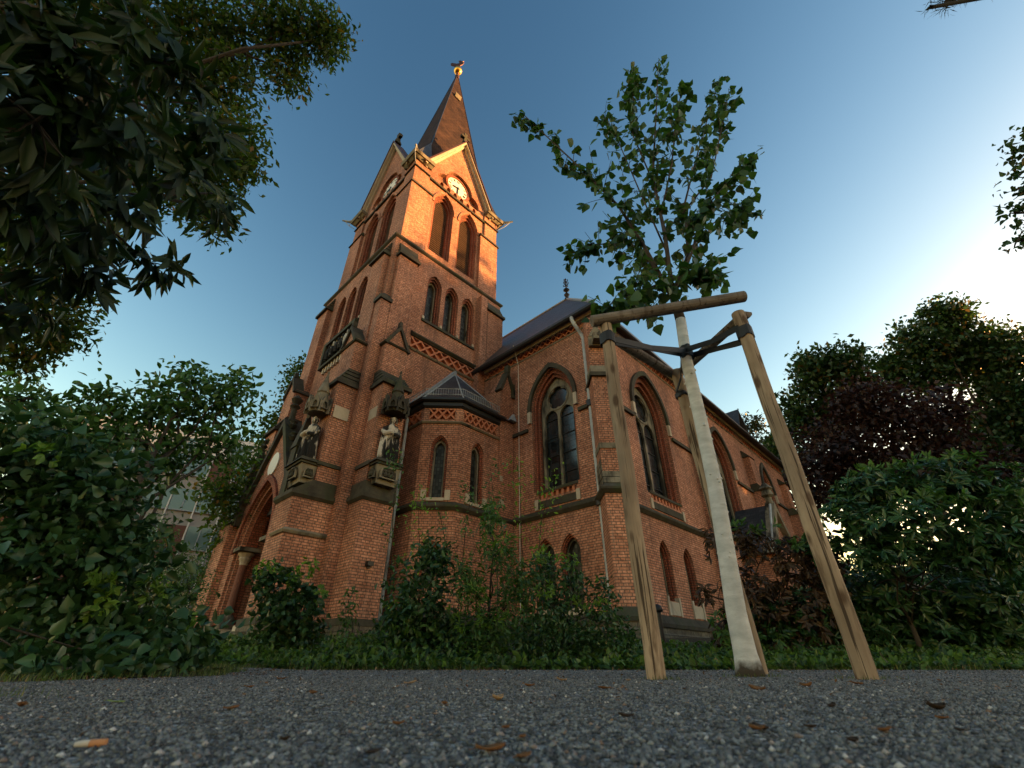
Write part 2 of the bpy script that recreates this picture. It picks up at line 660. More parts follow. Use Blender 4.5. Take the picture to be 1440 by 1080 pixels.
def window(F, c, wo, wi, z0, zs, h, depth=0.30, small=False, tracery=False, hood=None, name="lancet_window", framemat='smid'):
    """brick surround (part) > frame, tracery, glass; returns the opening for the wall"""
    hi = h * wi / wo + 0.02
    zb = z0 + (0.0 if small else 0.05)
    o1 = gothic(c, wo, z0, zs, h)
    wm = wi + (wo - wi) * .45
    o2 = gothic(c, wm, z0 + .001, zs, h * wm / wo + .01)
    o3 = gothic(c, wi, zb, zs, hi)
    mb = MB()
    e = (wo - wi) * .08
    mb.ring(F, gothic(c, wo - e * .2, z0 + .002, zs, h - .004), o2, -depth, -depth * .38)
    mb.ring(F, gothic(c, wm + .002, z0 + .003, zs, h * wm / wo + .012), o3, -depth - .02, -depth * .72)
    root = part(mb, name, M['moulded'])
    fw = 0.11 if tracery else 0.055
    fb = MB()
    o4 = gothic(c, wi - fw, zb + fw * .6, zs, (hi) * (wi - fw) / wi)
    fb.ring(F, gothic(c, wi + .001, zb - .001, zs, hi + .001), o4, -depth - .16, -depth - .05)
    part(fb, "frame", M[framemat], root)
    if tracery:
        tb = MB()
        wn = wi - fw + .012
        hn = hi * wn / wi
        rc = wn * .76
        top = zs + hn
        Rr = (hn * hn + wn * wn) / (2 * wn)
        zc = top - rc * 1.22
        while zc > zs - 1 and math.hypot(Rr - wn, max(zc - zs, 0)) > Rr - rc - .03:
            zc -= .02
        mu = .055
        wl = (wn - .035 - mu) / 2
        za = zc - .76 * rc - .05                        # points of the two lights
        hl = wl * 1.15
        k6 = [(c + rc * .46 * math.cos(R(90 + 72 * k)), zc + rc * .46 * math.sin(R(90 + 72 * k)), rc * .44) for k in range(5)]
        lights = [gothic(c + s * (mu + wl), wl, zb + .05, za - hl, hl) for s in (-1, 1)]
        tb.slab(F, gothic(c, wn, zb + .02, zs, hn), [lobes(c, zc, k6, 50)] + lights, -depth - .145, -depth - .06)
        tb.ring(F, circle(c, zc, rc * .98, 40), circle(c, zc, rc * .87, 40), -depth - .06, -depth - .03)
        part(tb, "tracery", M[framemat], root)
        sb = MB()
        z = zb + .55
        while z < zs + hi * .1:
            sb.slab(F, rect(c - wi + fw, c + wi - fw, z, z + .022), (), -depth - .15, -depth - .128)
            z += .72
        part(sb, "saddle_bar", M['iron'], root)
    gb = MB()
    gb.slab(F, gothic(c, wi - .01, zb + .01, zs, hi - .012), (), -depth - .20, -depth - .165)
    part(gb, "glass", M['glass_small' if small else 'glass'], root)
    if hood:
        hw, hd, drop = hood
        hb = MB()
        k = (wo + hw) / wo
        hb.arc(F, arch_curve(c, wo + hw, zs - .02, zs, h * k), arch_curve(c, wo + .02, zs - .02, zs, h + .02), -.02, hd)
        part(hb, "hood_mould", M['sdark'])
        for s in (-1, 1):
            sb = MB()
            xs = sorted((c + s * (wo + .02), c + s * (wo + hw)))
            sb.slab(F, rect(xs[0], xs[1], zs - drop, zs - .022), (), -.02, hd - .01)
            part(sb, "hood_stop", M['slight'])
    return o1


def sill(F, x0, x1, z0, z1, ends=True):
    """sloping dark sill with pale end blocks"""
    mb = MB()
    mb.slab(F, rect(x0, x1, z0, z1), (), 0.0, 0.04)
    part(mb, "sill", M['sdark'])
    if ends:
        for a, b in ((x0 - .15, x0 - .004), (x1 + .004, x1 + .15)):
            e = MB()
            e.slab(F, rect(a, b, z0 - .02, z1 + .1), (), -.02, 0.05)
            part(e, "sill_block", M['slight'])


STR = lambda z, d=.13: [(-.04, z + .16), (-.04, z - .16), (.03, z - .16), (d, z - .06), (d, z)]
THIN = lambda z, d=.08, t=.09: [(-.04, z + t), (-.04, z - t * .8), (d * .5, z - t * .8), (d, z - t * .2), (d, z)]

# ------------------------------------------------------------------ tower shaft
TS, TW = FS(13.05), FW(6.05)
holesS, holesW = [], []
for c in (8.38, 9.40, 10.42):
    holesS.append(window(TS, c, .40, .25, 12.8, 14.95, .62, .26, True))
for c in (15.42, 16.42, 17.42):
    holesW.append(window(TW, c, .40, .25, 12.8, 14.95, .62, .26, True))
for F, a, b in ((TS, 7.9, 10.9), (TW, 14.95, 17.9)):
    part(bar(F, a, b, 12.62, 12.74, -.02, .07), "sill_course", M['sdark'])
    for k in range(4):
        x = a + .02 + k * (b - a - .14) / 3
        part(bar(F, x, x + .1, 12.743, 12.92, -.02, .035), "sill_block", M['slight'])
holesS.append(frieze(TS, 7.55, 10.98, 11.06, 11.55))
holesW.append(gothic(16.4, 1.3, .6, 3.3, 2.0))                 # the way in behind the porch
mb = MB()
mb.slab(TS, rect(6.07, 12.6, .5, 16.45), holesS, -.5, 0)
mb.slab(TW, rect(13.07, 19.75, .5, 16.45), holesW, -.5, 0)
mb.box(12.2, 12.58, 13.4, 19.7, .5, 16.44)
mb.box(6.4, 12.3, 19.3, 19.72, .5, 16.43)
part(mb, "tower_wall", M['brick'])

# buttresses of the tower: the same stages turned to each face


def striped_cap(F, x0, x1, z, dz, d0, d1, n=4):
    """stepped weathering stones from projection d0 (low) to d1 (high)"""
    mb = MB()
    for k in range(n):
        t0, t1 = k / n, (k + 1) / n
        za, zb = z + dz * t0 + .035, z + dz * t1
        da, db = d0 + (d1 - d0) * t0, d0 + (d1 - d0) * t1 + .03
        p = [F(x0, za, da), F(x1, za, da), F(x1, zb, db), F(x0, zb, db), F(x0, za, -.2), F(x1, za, -.2), F(x1, zb, -.2), F(x0, zb, -.2)]
        mb.mesh(p, [(0, 1, 2, 3), (5, 4, 7, 6), (3, 2, 6, 7), (1, 0, 4, 5), (0, 3, 7, 4), (2, 1, 5, 6)])
    mb.slab(F, rect(x0 - .06, x1 + .06, z - .13, z + .008), (), -.2, d0 + .07)
    part(mb, "weathering", M['sdark'])


def gablet(F, x0, x1, z, h, d):
    c = (x0 + x1) / 2
    mb = MB()
    mb.slab(F, [(x0, z), (x1, z), (c, z + h)], (), -.2, d)
    part(mb, "gablet", M['brick'])
    mb = MB()
    t = .12
    mb.slab(F, [(x0 - .1, z - .16), (x0 - .1 + t, z - .2), (c, z + h - .05), (x1 + .1 - t, z - .2), (x1 + .1, z - .16), (c, z + h + .16)], (), -.2, d + .09)
    mb.slab(F, rect(c - .06, c + .06, z + h + .1, z + h + .34), (), d - .12, d + .06)
    part(mb, "gablet_coping", M['sdark'])


def tower_buttress(F, x0, x1, dA, dB, dC, dD, xs=.0, low=True):
    mb = MB()
    if low:
        mb.slab(F, rect(x0, x1, .5, 4.36), (), -.2, dA)
        mb.slab(F, rect(x0 + .03, x1 - .03, 4.36, 8.42), (), -.21, dB)
        mb.slab(F, rect(x0 + .05, x1 - .05, 8.42, 10.4), (), -.22, dC)
    mb.slab(F, rect(x0 + .1 + xs, x1 - .05 + xs, 10.4 if low else 12.0, 15.4), (), -.23, dD)
    part(mb, "buttress", M['brick'])
    if low:
        striped_cap(F, x0 + .0, x1 + .0, 8.42, .58, dB + .05, dC + .0)
        gablet(F, x0 + .06, x1 - .06, 10.4, .72, dC)
        pb = MB()                                        # sloping stone between pedestal and lower stage
        a, b = x0 - .02, x1 + .02
        p = [F(a, 4.40, dA + .06), F(b, 4.40, dA + .06), F(b, 4.80, dB + .05), F(a, 4.80, dB + .05),
             F(a, 4.40, -.1), F(b, 4.40, -.1), F(b, 4.80, -.1), F(a, 4.80, -.1)]
        pb.mesh(p, [(0, 1, 2, 3), (5, 4, 7, 6), (3, 2, 6, 7), (1, 0, 4, 5), (0, 3, 7, 4), (2, 1, 5, 6)])
        part(pb, "weathering", M['sdark'])
        part(bar(F, x0 - .03, x1 + .03, 5.30, 5.42, -.19, dB + .08), "string_course", M['sdark'])
        part(bar(F, x0 - .05, x1 + .05, .5, .95, -.19, dA + .1), "plinth", M['plinth'])
        part(bar(F, x0 - .07, x1 + .07, .952, 1.12, -.19, dA + .12), "plinth_course", M['sdark'])
    striped_cap(F, x0 + .08 + xs, x1 - .03 + xs, 15.4, .72, dD + .05, .03)


tower_buttress(TS, 6.2, 7.25, 1.0, .93, .52, .22)
tower_buttress(TW, 13.2, 14.4, 1.4, .88, .62, .25)
tower_buttress(TW, 18.4, 19.6, 1.4, .88, .62, .25)
tower_buttress(TS, 11.35, 12.55, 1, 1, 1, .3, low=False)

# string courses
NB = [(18.35, 19.25), (25.5, 26.3), (31.6, 32.4)]             # nave buttresses
CR = np.array([11.41, 6.9])
nd = np.array([-UX[1], -VX[1]])
td = np.array([UX[0], VX[0]])


def diag_plan(hw, f):
    a = hw * abs(td[1]) / .695
    fr, fl = CR + td * hw + nd * f, CR - td * hw + nd * f
    return [(CR[0] + 1.42 * hw, 6.9), tuple(fr), tuple(fl), (CR[0], 6.9 + 1.42 * hw)]


def nave_path(depth, df):
    p = [(33.4, 6.9)]
    for a, b in reversed(NB):
        p += [(b, 6.9), (b, 6.9 - depth), (a, 6.9 - depth), (a, 6.9)]
    return p + diag_plan(.34, df)


turret = [(11.41, 11.0), (8.8, 11.0), (7.85, 11.9), (7.85, 13.05)]
low_path = nave_path(.62, .72) + turret + [(7.25, 13.05)]
mb = MB()
mb.sweep(low_path, STR(4.36))
part(mb, "string_course", M['sdark'])
mb = MB()
mb.sweep([(7.25, 12.05), (6.2, 12.05), (6.2, 13.05), (6.05, 13.05), (6.05, 13.2), (4.65, 13.2), (4.65, 14.4)], [(-.04, 4.44), (-.04, 4.2), (.02, 4.2), (.1, 4.28), (.1, 4.40)])
part(mb, "string_course", M['sdark'])
mb = MB()
mb.sweep([(10.98, 13.05), (7.25, 13.05)], THIN(10.98, .1))
part(mb, "string_course", M['smid'])
mb = MB()
mb.sweep([(11.05, 13.05), (7.5, 13.05)], [(-.02, 11.86), (-.02, 11.6), (.06, 11.6), (.16, 11.68), (.16, 11.74)])
part(mb, "string_course", M['sdark'])
mb = MB()
mb.sweep([(7.2, 12.53), (6.25, 12.53), (6.25, 13.05), (6.05, 13.05), (6.05, 13.25), (5.43, 13.25), (5.43, 14.4)], THIN(10.3, .09, .08))
part(mb, "string_course", M['sdark'])
# shaft at the re-entrant corner, with its little capital
mb = MB()
mb.box(5.86, 6.3, 12.86, 13.3, .5, 12.6)
part(mb, "corner_pier", M['brick'])
mb = MB()
mb.loft([(5.82, 12.82), (6.34, 12.82), (6.34, 13.34), (5.82, 13.34)], 12.602, [(6.06, 13.06), (6.3, 13.06), (6.3, 13.3), (6.06, 13.3)], 12.95)
mb.box(5.78, 6.33, 12.78, 13.33, 12.42, 12.598)
part(mb, "pier_cap", M['sdark'])
# pale stone blocks in the buttress flanks
part(bar(FS(13.2), 5.22, 5.74, 6.98, 7.42, -.02, .012), "stone_block", M['slight'])
part(bar(FW(6.23), 12.22, 12.72, 7.0, 7.42, -.02, .012), "stone_block", M['slight'])
# ledge on the W buttress, lamp on the S buttress
mb = MB()
mb.sweep([(5.98, 13.2), (4.65, 13.2), (4.65, 14.0)], THIN(3.27, .09, .1))
part(mb, "string_course", M['smid'])
mb = MB()
mb.slab(FS(12.05), rect(6.62, 6.80, 2.42, 2.54), (), 0, .16)
mb.slab(FS(12.05), rect(6.67, 6.75, 2.36, 2.42), (), 0, .06)
part(mb, "wall_lamp", M['black'])

# pedestals and canopies for the statues


def pedestal(u0, u1, v0, v1, name="pedestal"):
    mb = MB()
    cu, cv = (u0 + u1) / 2, (v0 + v1) / 2
    mb.loft([(u0 + .1, v0 + .1), (u1 - .04, v0 + .1), (u1 - .04, v1 - .06), (u0 + .1, v1 - .06)], 4.7,
            [(u0, v0), (u1, v0), (u1, v1), (u0, v1)], 5.26)
    o = part(mb, "pedestal", M['smid'])
    mb = MB()
    mb.box(u0 - .06, u1 + .03, v0 - .06, v1 + .06, 5.262, 5.33)
    mb.loft([(u0 - .12, v0 - .12), (u1 + .04, v0 - .12), (u1 + .04, v1 + .1), (u0 - .12, v1 + .1)], 5.332,
            [(u0 - .04, v0 - .04), (u1 + .04, v0 - .04), (u1 + .04, v1 + .04), (u0 - .04, v1 + .04)], 5.45)
    part(mb, "slab", M['sdark'], o)
    mb = MB()
    return o


pedA = pedestal(4.68, 5.2, 13.28, 14.25)
pedB = pedestal(6.3, 7.12, 11.72, 12.15)
for F, x0, x1, d, pp in ((FW(4.675), 13.5, 14.05, .02, pedA), (FS(13.275), 4.8, 5.1, .02, pedA), (FS(11.715), 6.42, 7.0, .02, pedB), (FW(6.295), 11.8, 12.05, .02, pedB)):
    mb = MB()
    c, ww = (x0 + x1) / 2, (x1 - x0) / 2
    mb.ring(F, gothic(c, ww, 4.84, 5.0, ww * .8), gothic(c, ww * .82, 4.88, 5.0, ww * .62), -.02, .04)
    part(mb, "niche_moulding", M['smid'], pp)
    mb = MB()
    mb.slab(F, gothic(c, ww * .82, 4.88, 5.0, ww * .62), (), -.02, .012)
    for q in (-.4, 0, .4):
        mb.lathe(F(c + q * ww, 4.9, .03), [(.05, 0), (.07, .06), (.04, .13), (.055, .17), (.01, .22)], 7)
    part(mb, "niche", M['sdark'], pp)


def canopy(u, v, z, r, m):
    mb = MB()
    mb.lathe((u, v, z), [(r * .5, .06), (r * .92, .0), (r, .1), (r * .95, .42), (r * .62, .5), (r * .5, .78), (r * .62, .82), (r * .55, .88), (r * .22, 1.32), (r * .06, 1.6), (r * .12, 1.64), (.02, 1.72)], 8)
    for k in range(8):
        a = 2 * math.pi * k / 8
        ca, sa = math.cos(a), math.sin(a)
        F = lambda x, zz, d, ca=ca, sa=sa: (u + ca * (r + d) - sa * x, v + sa * (r + d) + ca * x, zz)
        mb.slab(F, [(-r * .34, z + .08), (r * .34, z + .08), (r * .34, z + .3), (0, z + .62), (-r * .34, z + .3)],
                [gothic(0, r * .2, z + .1, z + .2, r * .4, 5)], -.08, .05)
        mb.slab(F, [(-r * .46, z - .06), (-r * .36, z - .06), (-r * .34, z + .3), (-r * .4, z + .5), (-r * .46, z + .3)], (), -.04, .05)
    part(mb, "canopy", m)
    mb = MB()
    mb.box(u - .1, u + .5, v - .1, v + .45, z + .1, z + .4)
    part(mb, "canopy_bracket", M['sdark'])


canopy(4.92, 13.68, 7.12, .36, M['smid'])
canopy(6.68, 11.85, 7.12, .36, M['sdark'])

# relief panel and its little balustrade over the porch
part(bar(TW, 15.0, 17.6, 11.32, 12.45, -.02, .07), "relief_panel", M['smid'])
for k in range(5):
    x = 15.45 + .42 * k
    mb = MB()
    mb.lathe(TW(x, 11.5, .1), [(.16, 0), (.19, .3), (.13, .55), (.05, .6), (.1, .68), (.09, .82), (.02, .86)], 8)
    part(mb, "relief_figure", M['statue'])
mb = MB()
for a, b, c, d in ((14.9, 17.7, 12.452, 12.62), (14.9, 17.7, 11.2, 11.318), (14.9, 15.1, 11.32, 12.45), (17.5, 17.7, 11.32, 12.45)):
    mb.slab(TW, rect(a, b, c, d), (), -.02, .2)
part(mb, "relief_frame", M['sdark'])
frz = MB()
for k in range(9):
    x = 15.2 + k * .26
    frz.slab(TW, rect(x, x + .12, 10.9, 11.19), (), -.02, .1)
part(frz, "frieze", M['slight'])

# ------------------------------------------------------------------ belfry
BS, BW = FS(13.4), FW(6.5)
hS, hW = [], []


def louvre(F, c):
    wo, wi, z0, zs, h = .66, .46, 17.45, 21.1, 1.15
    mb = MB()
    wm = .56
    mb.ring(F, gothic(c, wo - .005, z0 + .002, zs, h - .004), gothic(c, wm, z0 + .003, zs, h * .85), -.3, -.10)
    mb.ring(F, gothic(c, wm + .003, z0 + .004, zs, h * .85 + .004), gothic(c, wi, z0 + .005, zs, h * .7), -.46, -.2)
    root = part(mb, "louvre_window", M['moulded'])
    sb = MB()
    n = 30
    for k in range(n):
        z = z0 + .06 + k * (zs + h * .7 - z0 - .1) / n
        x = wi
        if z > zs:
            Rr = ((h * .7) ** 2 + wi ** 2) / (2 * wi)
            x = math.sqrt(max(Rr * Rr - (z - zs) ** 2, 0)) - (Rr - wi)
        if x > .05:
            p = [F(c - x, z, -.31), F(c + x, z, -.31), F(c + x, z + .10, -.41), F(c - x, z + .10, -.41),
                 F(c - x, z + .03, -.30), F(c + x, z + .03, -.30), F(c + x, z + .13, -.40), F(c - x, z + .13, -.40)]
            sb.mesh(p, [(0, 1, 2, 3), (5, 4, 7, 6), (0, 4, 5, 1), (1, 5, 6, 2), (2, 6, 7, 3), (3, 7, 4, 0)])
    part(sb, "slats", M['louvre'], root)
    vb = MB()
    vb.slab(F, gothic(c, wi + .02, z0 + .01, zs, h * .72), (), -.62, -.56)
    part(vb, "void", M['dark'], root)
    hb = MB()
    hb.arc(F, arch_curve(c, wo + .13, zs - .02, zs, h + .22), arch_curve(c, wo + .02, zs - .02, zs, h + .03), -.02, .05)
    part(hb, "hood_mould", M['brick'])
    return gothic(c, wo, z0, zs, h)


for c in (8.55, 10.3):
    hS.append(louvre(BS, c))
for c in (15.52, 17.28):
    hW.append(louvre(BW, c))
mb = MB()
mb.slab(BS, rect(6.6, 12.2, 16.3, 22.62), hS, -.7, 0)
mb.slab(BW, rect(13.7, 19.1, 16.3, 22.62), hW, -.7, 0)
mb.box(11.9, 12.3, 13.7, 19.2, 16.3, 23.2)
mb.box(6.8, 12.2, 19.0, 19.4, 16.3, 23.2)
part(mb, "belfry_wall", M['brick'])
for F, a, b in ((BS, 7.75, 11.1), (BW, 14.72, 18.08)):        # sloping sill under the louvres
    mb = MB()
    for k in range(4):
        z = 16.62 + k * .205
        d0, d1 = .30 - k * .17, .30 - (k + 1) * .17
        p = [F(a, z, d0), F(b, z, d0), F(b, z + .19, d1), F(a, z + .19, d1), F(a, z, -.45), F(b, z, -.45), F(b, z + .19, -.45), F(a, z + .19, -.45)]
        mb.mesh(p, [(0, 1, 2, 3), (5, 4, 7, 6), (3, 2, 6, 7), (1, 0, 4, 5), (0, 3, 7, 4), (2, 1, 5, 6)])
    part(mb, "sill", M['smid'])
SQ = [(12.6, 13.05), (6.05, 13.05), (6.05, 19.75), (12.6, 19.75)]
mb = MB()
mb.sweep(SQ, [(-.3, 16.75), (-.25, 16.40), (.02, 16.40), (.10, 16.47), (.10, 16.56)], True)
part(mb, "string_course", M['sdark'])

# corner pilasters, their strings, and the eaves at each corner
cc = np.array([9.4, 16.375])
hx = np.array([3.05, 3.125])
for sx, sy in ((-1, -1), (1, -1), (-1, 1), (1, 1)):
    def L(w_, t, o=0.0):
        e = cc + np.array([sx, sy]) * (hx + o)
        q = [(0, 0), (w_, 0), (w_, t), (t, t), (t, w_), (0, w_)]
        return [(e[0] - sx * a, e[1] - sy * b) for a, b in q]
    mb = MB()
    mb.loft(L(1.32, .3), 16.3, None, 21.2)
    mb.loft(L(.95, .34, -.05), 21.2, None, 22.62)
    mb.loft(L(1.02, .6, -.04), 22.62, None, 23.22)
    part(mb, "pilaster", M['brick'])
    mb = MB()
    mb.loft(L(1.42, .34, .08), 21.1, L(1.3, .3, -.02), 21.38)
    part(mb, "pilaster_cap", M['sdark'])
    mb = MB()
    mb.loft(L(1.02, .4, .04), 22.55, L(1.0, .4, -.02), 22.72)
    part(mb, "pilaster_cap", M['sdark'])
    e = cc + np.array([sx, sy]) * hx
    Sq = lambda o, w_: [(e[0] + sx * o, e[1] + sy * o), (e[0] - sx * w_, e[1] + sy * o), (e[0] - sx * w_, e[1] - sy * w_), (e[0] + sx * o, e[1] - sy * w_)]
    mb = MB()
    mb.loft(Sq(.06, 1.0), 23.1, Sq(.2, 1.02), 23.24)
    mb.loft(Sq(.26, 1.04), 23.242, Sq(.32, 1.06), 23.42)
    part(mb, "eaves", M['smid'])
    mb = MB()
    t = e + np.array([sx, sy]) * .2
    o2 = e + np.array([sx, sy]) * (.36 if sx < 0 and sy < 0 else .66)
    mb.tube([(t[0] - sx * .3, t[1] - sy * .3, 23.46), (t[0], t[1], 23.46), (o2[0] - sx * .3, o2[1] - sy * .3, 23.44), (o2[0], o2[1], 23.56)], [.13, .12, .08, .05], 8)
    k = e + np.array([sx, sy]) * .02
    mb.tube([(k[0], k[1], 22.75), (e[0] + sx * .3, e[1] + sy * .3, 23.05), (o2[0] - sx * .15, o2[1] - sy * .15, 23.42)], .02, 6)
    mb.tube([(e[0] + sx * .3, e[1] + sy * .3, 23.05), (e[0] + sx * .3, e[1] + sy * .3, 23.44)], .018, 6)
    part(mb, "spout", M['lead'])

# gables with clocks
def numeral(mb, F, c, z, ang, r, txt):
    """Roman numeral strokes standing on the ring of the dial"""
    hgt, wd = .16, .018
    wds = {'I': .05, 'V': .10, 'X': .10}
    tot = sum(wds[t] for t in txt)
    x = -tot / 2

    def pt(a, b):
        px, pz = a, r + b
        return (c + px * math.cos(ang) + pz * math.sin(ang), z - px * math.sin(ang) + pz * math.cos(ang))

    def stroke(a0, b0, a1, b1):
        dx, dz = a1 - a0, b1 - b0
        Ln = math.hypot(dx, dz)
        nx, nz = -dz / Ln * wd / 2, dx / Ln * wd / 2
        mb.slab(F, [pt(a0 + nx, b0 + nz), pt(a0 - nx, b0 - nz), pt(a1 - nx, b1 - nz), pt(a1 + nx, b1 + nz)], (), .0, .012)
    h2 = hgt / 2
    for t in txt:
        q = wds[t]
        m = x + q / 2
        if t == 'I':
            stroke(m, -h2, m, h2)
        elif t == 'V':
            stroke(m - .035, h2, m, -h2)
            stroke(m + .035, h2, m, -h2)
        else:
            stroke(m - .035, h2, m + .035, -h2)
            stroke(m + .035, h2, m - .035, -h2)
        x += q


def clock(F, c, z, mir):
    """round white dial reading half past eight"""
    r = .74
    mb = MB()
    mb.slab(F, circle(c, z, r, 40), (), -.16, -.08)
    root = part(mb, "clock", M['dial'])
    s = -1 if mir else 1
    G = lambda x, zz, d: F(c + s * (x - c), zz, d - .079)
    nb = MB()
    for k, t in enumerate("XII I II III IIII V VI VII VIII IX X XI".split()):
        numeral(nb, G, c, z, 2 * math.pi * k / 12, .58, t)
    part(nb, "numeral_ring", M['black'], root)
    for ang, ln, wd in ((R(255), .42, .035), (R(180), .62, .026)):
        hb = MB()
        dx, dz = math.sin(ang), math.cos(ang)
        nx, nz = dz, -dx
        P_ = lambda a, b: (c + dx * a + nx * b, z + dz * a + nz * b)
        hb.slab(G, [P_(-.12, wd), P_(-.12, -wd), P_(ln * .7, -wd * 1.5), P_(ln, 0), P_(ln * .7, wd * 1.5)], (), .02, .04 + wd * .2)
        part(hb, "hand", M['black'], root)
    return root


for F, c, mir in ((FS(13.36), 9.4, False), (FW(6.46), 16.4, True)):
    tre = lobes(c, 23.62, [(c, 23.95, .98), (c - .92, 23.35, .62), (c + .92, 23.35, .62), (c, 23.4, .7)], 56)
    tre = [(x, max(z, 23.12)) for x, z in tre]
    nich = [gothic(c - 1.2 + .48 * k, .12, 22.74, 22.92, .16, 5) for k in range(6)]
    mb = MB()
    mb.slab(F, [(c - 2.35, 22.6), (c + 2.35, 22.6), (c + 2.35, 23.3), (c, 28.0), (c - 2.35, 23.3)], [tre] + nich, -.3, 0)
    mb.slab(F, rect(c - 1.7, c + 1.7, 22.65, 25.4), (), -.5, -.26)
    g = part(mb, "gable", M['brick'])
    clock(lambda x, z, d, F=F: F(x, z, d - .1), c, 23.95, mir)
    mb = MB()
    mb.ring(F, circle(c, 23.95, .90, 40), circle(c, 23.95, .742, 40), -.27, -.14)
    part(mb, "clock_surround", M['moulded'])
    mb = MB()
    mb.slab(F, rect(c - 2.3, c + 2.3, 22.5, 22.64), (), -.1, .07)
    part(mb, "string_course", M['sdark'])
    mb = MB()                                                # coping with a pale soffit
    for s in (-1, 1):
        mb.slab(F, [(c + s * 2.58, 23.16), (c, 28.30), (c, 28.08), (c + s * 2.46, 23.12)][::s], (), -.35, .30)
        mb.slab(F, [(c + s * 2.455, 23.08), (c, 28.07), (c, 27.84), (c + s * 2.34, 23.03)][::s], (), -.05, .14)
    part(mb, "gable_coping", M['slight'])
    mb = MB()
    for s in (-1, 1):
        mb.slab(F, [(c + s * 2.66, 23.18), (c, 28.44), (c, 28.31), (c + s * 2.59, 23.15)][::s], (), -.4, .36)
    part(mb, "gable_flashing", M['copper'])
    mb = MB()                                                # cross on the point
    q = F(c, 28.4, .05)
    mb.loft([(q[0] - .2, q[1] - .2), (q[0] + .2, q[1] - .2), (q[0] + .2, q[1] + .2), (q[0] - .2, q[1] + .2)], 28.3,
            [(q[0] - .1, q[1] - .1), (q[0] + .1, q[1] - .1), (q[0] + .1, q[1] + .1), (q[0] - .1, q[1] + .1)], 28.75)
    mb.slab(F, [(c - .11, 28.74), (c + .11, 28.74), (c + .09, 28.95), (c + .32, 28.92), (c + .32, 29.16), (c + .09, 29.13), (c + .13, 29.45),
                (c - .13, 29.45), (c - .09, 29.13), (c - .32, 29.16), (c - .32, 28.92), (c - .09, 28.95)], (), -.05, .15)
    part(mb, "gable_cross", M['sdark'])
# roofs behind the gables
for F, c, D in ((FS(13.36), 9.4, 2.6), (FW(6.46), 16.4, 2.6)):
    mb = MB()
    mb.mesh([F(c - 2.5, 23.3, -.28), F(c + 2.5, 23.3, -.28), F(c, 28.2, -.28), F(c, 28.2, -D), F(c - 2.5, 23.3, -D), F(c + 2.5, 23.3, -D)],
            [(0, 2, 3, 4), (1, 5, 3, 2), (0, 1, 2), (4, 3, 5)])
    part(mb, "gable_roof", M['slate'])

# spire: four steep sides, with lower hips over the corners of the tower
zb = 23.45
sc = np.array([9.8, 16.3])
tip = np.array([9.9, 16.1])


def sq4(z, k=1.0):
    t = (z - zb) / (42.8 - zb)
    q = sc + (tip - sc) * t
    a, b = 2.62 * (1 - t) * k + .07, 2.25 * (1 - t) * k + .07
    return [(q[0] - a, q[1] - b), (q[0] + a, q[1] - b), (q[0] + a, q[1] + b), (q[0] - a, q[1] + b)]


mb = MB()
mb.loft(sq4(zb), zb, sq4(42.7), 42.7)
part(mb, "spire", M['spire'])
T4 = sq4(27.7)
for k, (sx, sy) in enumerate(((-1, -1), (1, -1), (1, 1), (-1, 1))):
    e = (cc[0] + sx * (hx[0] + .12), cc[1] + sy * (hx[1] + .12), zb)
    t = T4[k]
    A = (cc[0] + sx * (hx[0] - 1.25), cc[1] + sy * (hx[1] - .32), zb)
    B = (cc[0] + sx * (hx[0] - .32), cc[1] + sy * (hx[1] - 1.25), zb)
    mb = MB()
    mb.mesh([e, A, B, (t[0] + sx * .03, t[1] + sy * .03, 27.7)], [(0, 1, 3), (0, 3, 2), (1, 2, 3), (0, 2, 1)])
    part(mb, "broach", M['slate'])
mb = MB()
for (x, y), (x2, y2) in zip(sq4(zb), sq4(42.6)):
    mb.tube([(x, y, zb), (x2, y2, 42.6)], [.045, .03], 5)
part(mb, "spire_ridges", M['gutter'])
mb = MB()                                                    # hatch on the south side
q4 = sq4(38.3)
qc = ((q4[0][0] + q4[1][0]) / 2 - .05, q4[0][1])
mb.loft([(qc[0] - .26, qc[1] - .12), (qc[0] + .26, qc[1] - .12), (qc[0] + .26, qc[1] + .5), (qc[0] - .26, qc[1] + .5)], 38.0,
        [(qc[0] - .3, qc[1] - .2), (qc[0] + .3, qc[1] - .2), (qc[0] + .3, qc[1] + .5), (qc[0] - .3, qc[1] + .5)], 38.5)
part(mb, "spire_hatch", M['smid'])
mb = MB()
mb.lathe((*tip, 42.4), [(.17, 0), (.2, .35), (.1, .45), (.09, 1.0), (.13, 1.05), (.06, 1.1)], 10)
part(mb, "spire_tip", M['copper'])
mb = MB()
mb.lathe((*tip, 43.45), [(.05, 0), (.22, .08), (.34, .26), (.37, .4), (.34, .54), (.22, .7), (.05, .78)], 16)
part(mb, "spire_ball", M['gold'], smooth=True)
mb = MB()                                                    # weathercock
ck0 = FD(tuple(tip - td * .5), tuple(tip + td * .5))
ck = lambda x, z, d: ck0(.5 + (x - .5) * .82 - (z - 44.9) * .57, 45.0 + (z - 44.9) * .82 + (x - .5) * .57, d)
mb.tube([(*tip, 44.2), (*tip, 44.75)], .035, 6)
mb.slab(ck, [(1.05, 45.05), (1.12, 44.98), (0.98, 44.86), (0.8, 44.72), (0.5, 44.66), (0.3, 44.74), (0.18, 44.66), (0.02, 44.86), (-0.12, 45.2), (-0.02, 45.42), (0.16, 45.48), (0.3, 45.3), (0.42, 45.12), (0.62, 45.08), (0.78, 45.2), (0.82, 45.42), (0.86, 45.52), (0.94, 45.44), (1.0, 45.5), (1.06, 45.38), (1.04, 45.26), (1.22, 45.2), (1.06, 45.14)], (), -.035, .035)
part(mb, "weathercock", M['copper'])

